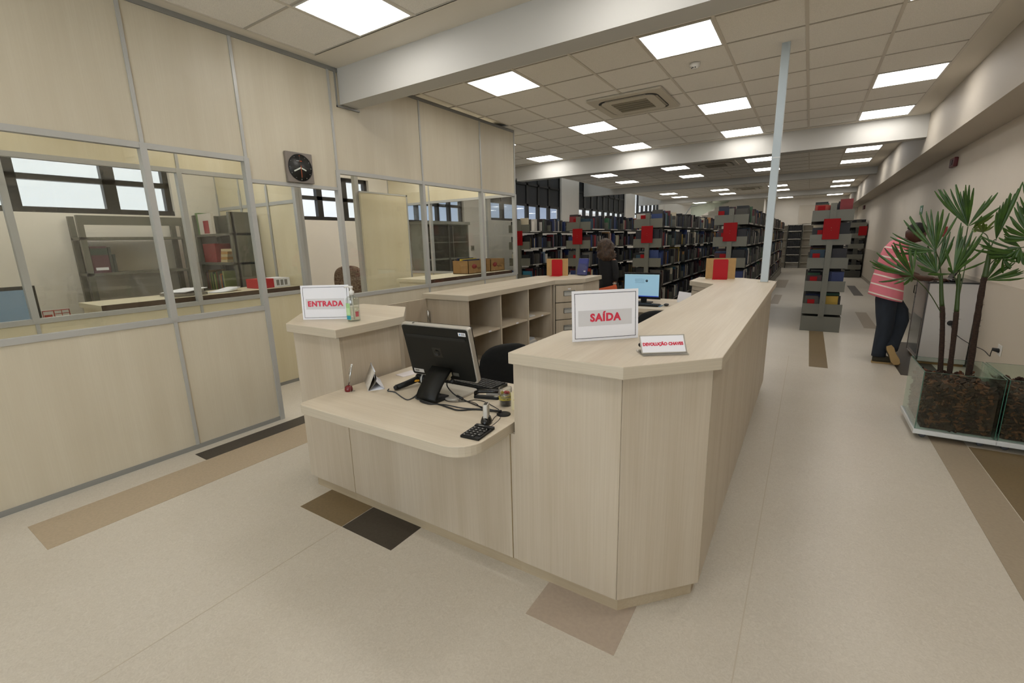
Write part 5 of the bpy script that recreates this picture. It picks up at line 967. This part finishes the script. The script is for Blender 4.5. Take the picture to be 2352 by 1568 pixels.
t = thing('orange_bag', 'orange bag with a dark ring carried at the woman\'s hip', 'bag', (-2.46, 6.42, .62)); MB().loft([((-2.47, 6.43, .62), (.14, 0, 0), (0, .035, 0)), ((-2.465, 6.43, .75), (.165, 0, .01), (0, .045, 0)), ((-2.46, 6.43, .87), (.155, 0, .03), (0, .035, 0)), ((-2.455, 6.43, .905), (.135, 0, .035), (0, .012, 0))], 18).build('bag_body', mat('orange_fabric', 'c4562a', .7), t)
MB().tube([(-2.64+.045*math.cos(a*.5), 6.40, .83+.045*math.sin(a*.5)) for a in range(13)], .008, 6).build('ring', black_pl, t); MB().tube(spline([(-2.4, 6.43, .90), (-2.37, 6.47, .90), (-2.35, 6.48, .86), (-2.36, 6.45, .85)], 4), .007, 6).build('strap', mat('orange_fabric', 'c4562a', .7), t)
# ------------------------------------------------------------------ offices behind the glass
def bench(label, x0, x1, y0, y1):
    t = thing('office_bench', label, 'bench', ((x0+x1)/2, (y0+y1)/2, 0)); B((x0, y0, 1.085), (x1-.004, y1, 1.128)).build('top', bench_m, t); B((x1-.004, y0, 1.083), (x1, y1, 1.13)).build('edge_band', dark_edge, t)
    for yy in (y0+.02, y1-.05): B((x0+.03, yy, 0), (x1-.03, yy+.03, 1.085)).build('support', bench_m, t)
    return t
bench('cream bench top with dark edge inside the nearer office', -5.75, -5.15, 1.38, 3.28); bench('cream bench top with dark edge inside the farther office', -4.75, -4.115, 4.45, 6.42)
def steel_case(label, x0, x1, y0, y1, zt, shelves, axis, header=True):
    t = thing('steel_bookcase', label, 'bookcase', ((x0+x1)/2, (y0+y1)/2, 0))
    for x in (x0, x1-.05):
        for y in (y0, y1-.05): B((x, y, 0), (x+.05, y+.05, zt)).build('upright', steel, t)
    for z in shelves: B((x0, y0, z), (x1, y1, z+.03)).build('shelf', steel, t)
    if header:
        if axis == 'x': B((x1-.005, y0, zt-.1), (x1+.002, y1, zt)).build('header', steel, t)
        else: B((x0, y0-.002, zt-.1), (x1, y0+.005, zt)).build('header', steel, t)
    return t
steel_case('open grey steel bookcase under the black-framed office window', -6.92, -6.6, 1.72, 2.74, 1.98, (.1, .55, .98, 1.33, 1.72), 'x')
cb = steel_case('grey steel bookcase with colourful books in the office corner', -6.93, -5.98, 2.97, 3.28, 2.03, (.1, .55, 1.03, 1.39, 1.75), 'y', False)
B((-6.93, 3.27, .1), (-5.98, 3.29, 2.03)).build('back_panel', steel, cb); B((-6.0, 2.99, .1), (-5.98, 3.27, 2.03)).build('side_panel', steel, cb)
for k, (a, b, h, c, l) in enumerate(((1.78, 1.93, .29, '55303a', 'tall maroon binder with green band standing in the open steel bookcase'), (1.935, 1.96, .28, '3a3f3c', 'dark grey binder beside the maroon binder'), (1.965, 1.99, .2, '25302b', 'short dark green book beside the binders'))):
    o = B((-6.9, a, 1.36), (-6.62, b, 1.36+h)).build('binder', mat('bind_'+c, c, .6)); tag(o, l, 'binder')
    if k == 0: B((-6.6195, a, 1.555), (-6.6185, b, 1.63)).build('spine_band', mat('bind_green', '2f4037', .6), o); B((-6.6195, a+.02, 1.39), (-6.6185, b-.02, 1.42)).build('spine_label', white_p, o)
random.seed(11); cols = ['6d3b33', '5a4a55', '8d7040', '3d5a34', '7f8f4a', '2d3f2e', 'a9a06a', '4d7a3c', '6b2f2a', '3f4f3a', '8a8a7a', 'b06a3a', '33485c', '9aa36a']
x = -6.86
for k in range(14):
    w_ = .03; o = B((x, 3.0, 1.061), (x+w_, 3.2, 1.061+random.uniform(.19, .26))).build('book', mat('ob_'+cols[k], cols[k], .6)); tag(o, 'thin book number %s from the left on the low shelf of the office corner bookcase' % ('one two three four five six seven eight nine ten eleven twelve thirteen fourteen'.split()[k]), 'book', 'books in the office corner bookcase'); x += w_+.004
o = B((-6.80, 2.99, 1.421), (-6.48, 3.18, 1.66)).build('book', mat('ob_red', '8d2426', .5)); tag(o, 'red book on the middle shelf of the office corner bookcase', 'book'); o = B((-6.80, 2.985, 1.781), (-6.46, 3.02, 2.04)).build('magazine', mat('ob_mag', 'cfc7bb', .5)); tag(o, 'white magazine with red square on top of the office corner bookcase', 'magazine'); B((-6.68, 2.9835, 1.79), (-6.54, 2.985, 1.95)).build('cover_square', mat('ob_sq', '9c3034', .5), o); tag(B((-6.9, 3.0, 1.781), (-6.82, 3.12, 2.06)).build('folder', mat('ob_gr', '6f8f5a', .5)), 'green folder beside the white magazine', 'folder')
for k in range(5): tag(B((-6.38+.01*k, 2.99, 1.421+.034*k), (-6.22+.012*k+(.18 if k > 3 else 0), 3.2, 1.453+.034*k)).build('book', mat('ob_st%d' % (k % 2), ('c9b68c', 'b98a4a')[k % 2], .6)), ('lowest', 'second', 'third', 'fourth', 'topmost')[k]+' book of the yellowish stack in the office corner bookcase', 'book', 'stacked yellowish books')
t = thing('paper_carton', 'red and white paper carton on the nearer office bench', 'box', (-5.4, 3.0, 1.13)); B((-5.55, 2.84, 1.1305), (-5.28, 3.02, 1.235)).build('red_half', mat('carton_red', 'b5262f', .5), t); B((-5.55, 3.0205, 1.1305), (-5.28, 3.22, 1.235)).build('white_half', white_p, t)
for k in range(3): B((-5.2795, 3.05+.05*k, 1.15), (-5.2785, 3.085+.05*k, 1.215)).build('print_block', mat('print_grey', '8a8886', .6), t)
t = thing('paper_tray', 'grey tray of loose papers on the nearer office bench', 'tray', (-5.4, 2.15, 1.13)); B((-5.6, 1.98, 1.1305), (-5.25, 2.28, 1.16)).build('tray', grey_pl, t); MB().box((-.16, -.13, 0), (.16, .13, .006), Matrix.Translation((-5.42, 2.14, 1.178)) @ Matrix.Rotation(.1, 4, 'X') @ Matrix.Rotation(.3, 4, 'Z')).build('paper', white_p, t)
tag(MB().loft([((-5.4, 2.45, 1.131), (.12, 0, 0), (0, .1, 0)), ((-5.4, 2.52, 1.14), (.12, 0, 0), (0, .12, 0)), ((-5.4, 2.62, 1.17), (.1, 0, 0), (0, .06, 0))], 10).build('paper_fold', white_p), 'curled white sheets beside the red and white carton', 'paper')
t = thing('office_desk', 'low cream desk under the office monitor', 'desk', (-5.75, .7, 0)); B((-6.3, -.4, .74), (-5.2, 1.34, .78)).build('top', bench_m, t); B((-6.25, -.35, 0), (-6.22, 1.3, .74)).build('support', bench_m, t)
t = thing('desktop_monitor', 'black monitor with blue grey screen behind the nearest glass', 'monitor', (-5.6, .75, .78)); B((-5.65, .42, 1.0), (-5.61, 1.09, 1.32)).build('frame', black_gl, t); B((-5.6098, .445, 1.035), (-5.6085, 1.065, 1.29)).build('screen', mat('office_glow', '64798a', .3, emit=.35), t); B((-5.67, .72, .79), (-5.64, .8, 1.05)).build('neck', black_pl, t); B((-5.75, .62, .7805), (-5.55, .9, .795)).build('foot', black_pl, t)
t = thing('red_planner', 'white card planner with red grid behind the nearest glass', 'planner', (-5.9, 1.22, .78)); B((-5.9, 1.15, .7805), (-5.89, 1.34, 1.07)).build('card', white_p, t)
for a, b, c, d in ((1.15, 1.34, 1.062, 1.07), (1.235, 1.34, 1.03, 1.036), (1.15, 1.156, .9, 1.07), (1.225, 1.233, .9, 1.07), (1.28, 1.285, .9, 1.07), (1.333, 1.34, .9, 1.07)): B((-5.8899, a, c), (-5.8885, b, d)).build('red_line', mat('planner_red', 'b5382c', .6), t)
B((-5.8899, 1.16, .95), (-5.8885, 1.215, 1.03)).build('red_block', mat('planner_red', 'b5382c', .6), t)
def carton_box(label, y0, y1):
    t = thing('cardboard_box', label, 'box', (-4.4, (y0+y1)/2, 1.13)); x0, x1, z0, z1 = -4.55, -4.25, 1.1305, 1.325
    for p, q in (((x0, y0, z0), (x1, y0+.008, z1)), ((x0, y1-.008, z0), (x1, y1, z1)), ((x0, y0, z0), (x0+.008, y1, z1)), ((x1-.008, y0, z0), (x1, y1, z1)), ((x0, y0, z0), (x1, y1, z0+.006))): B(p, q).build('wall', carton, t)
    M = frame_M(Vector((x1+.0005, (y0+y1)/2, (z0+z1)/2)), (0, 1, 0), (0, 0, 1), (1, 0, 0)); MB().lathe([(.05, 0), (.05, .0008)], 20, M=M @ Matrix.Translation((-.08, .01, 0)) @ Matrix.Diagonal((1.2, .7, 1, 1))).build('red_emblem', mat('carton_emblem', '8f2d2b', .6), t)
    MB().tube([M @ Vector((-.02+.012*k, -.02+.018*math.sin(k*1.7), .001)) for k in range(12)], .0025, 5).build('script_line', mat('carton_ink', '4b3527', .6), t); return t
carton_box('brown cardboard box holding dark folders on the farther office bench', 5.42, 5.88); carton_box('brown cardboard box next to the glass end on the farther bench', 6.0, 6.4)
for k in range(3): tag(MB().box((-4.5+.06*k, 5.46, 1.14), (-4.47+.06*k, 5.84, 1.36-.01*k), None).build('folder', mat('fold_%d' % k, ('1f2a4a', 'c9b23a', '24304f')[k], .5)), ('dark blue folder at the back of the cardboard box', 'yellow folder in the cardboard box', 'navy folder at the front of the cardboard box')[k], 'folder')
ch = office_chair('office_chair', 'brown patterned high-back chair in the farther office', (-5.85, 4.62, 0), 1.2, 1.28)
pat = mat('floral_fabric', '4b3328', .85, noise=.6, nscale=(45, 45, 45), col2='8a7a66')
for c_ in ch.children:
    if c_.name.startswith(('seat', 'backrest')): c_.data = c_.data.copy(); c_.data.materials.clear(); c_.data.materials.append(pat)
t = thing('glass_bookcase', 'grey steel bookcase with glass doors beyond the farther office', 'cabinet', (-6.65, 7.6, 0)); B((-6.9, 6.95, 0), (-6.48, 6.98, 1.98)).build('side', mat('case_grey', '8a8a80', .5), t); B((-6.9, 8.3, 0), (-6.48, 8.33, 1.98)).build('side', mat('case_grey', '8a8a80', .5), t); B((-6.93, 6.92, 1.98), (-6.45, 8.36, 2.04)).build('cornice', mat('case_grey', '8a8a80', .5), t); B((-6.93, 6.98, 0), (-6.91, 8.3, 1.98)).build('back', steel_d, t)
for z in (.1, .5, .9, 1.25, 1.6): B((-6.9, 6.98, z), (-6.5, 8.3, z+.02)).build('shelf', mat('case_grey', '8a8a80', .5), t)
for a, b in ((6.99, 7.63), (7.65, 8.29)): B((-6.475, a, .1), (-6.47, b, 1.95)).build('glass_door', glass, t)
B((-6.48, 7.62, 0), (-6.46, 7.66, 1.98)).build('centre_stile', steel_d, t)
t = thing('wall_switch', 'small grey wall switch seen through the far glass', 'switch', (XL+.01, 9.1, 1.45)); B((XL+.001, 9.0, 1.4), (XL+.015, 9.12, 1.52)).build('plate', mat('switch_grey', '8f8a7a', .5), t); B((XL+.015, 9.03, 1.43), (XL+.02, 9.09, 1.49)).build('rocker', mat('switch_dark', '5f5b50', .5), t)
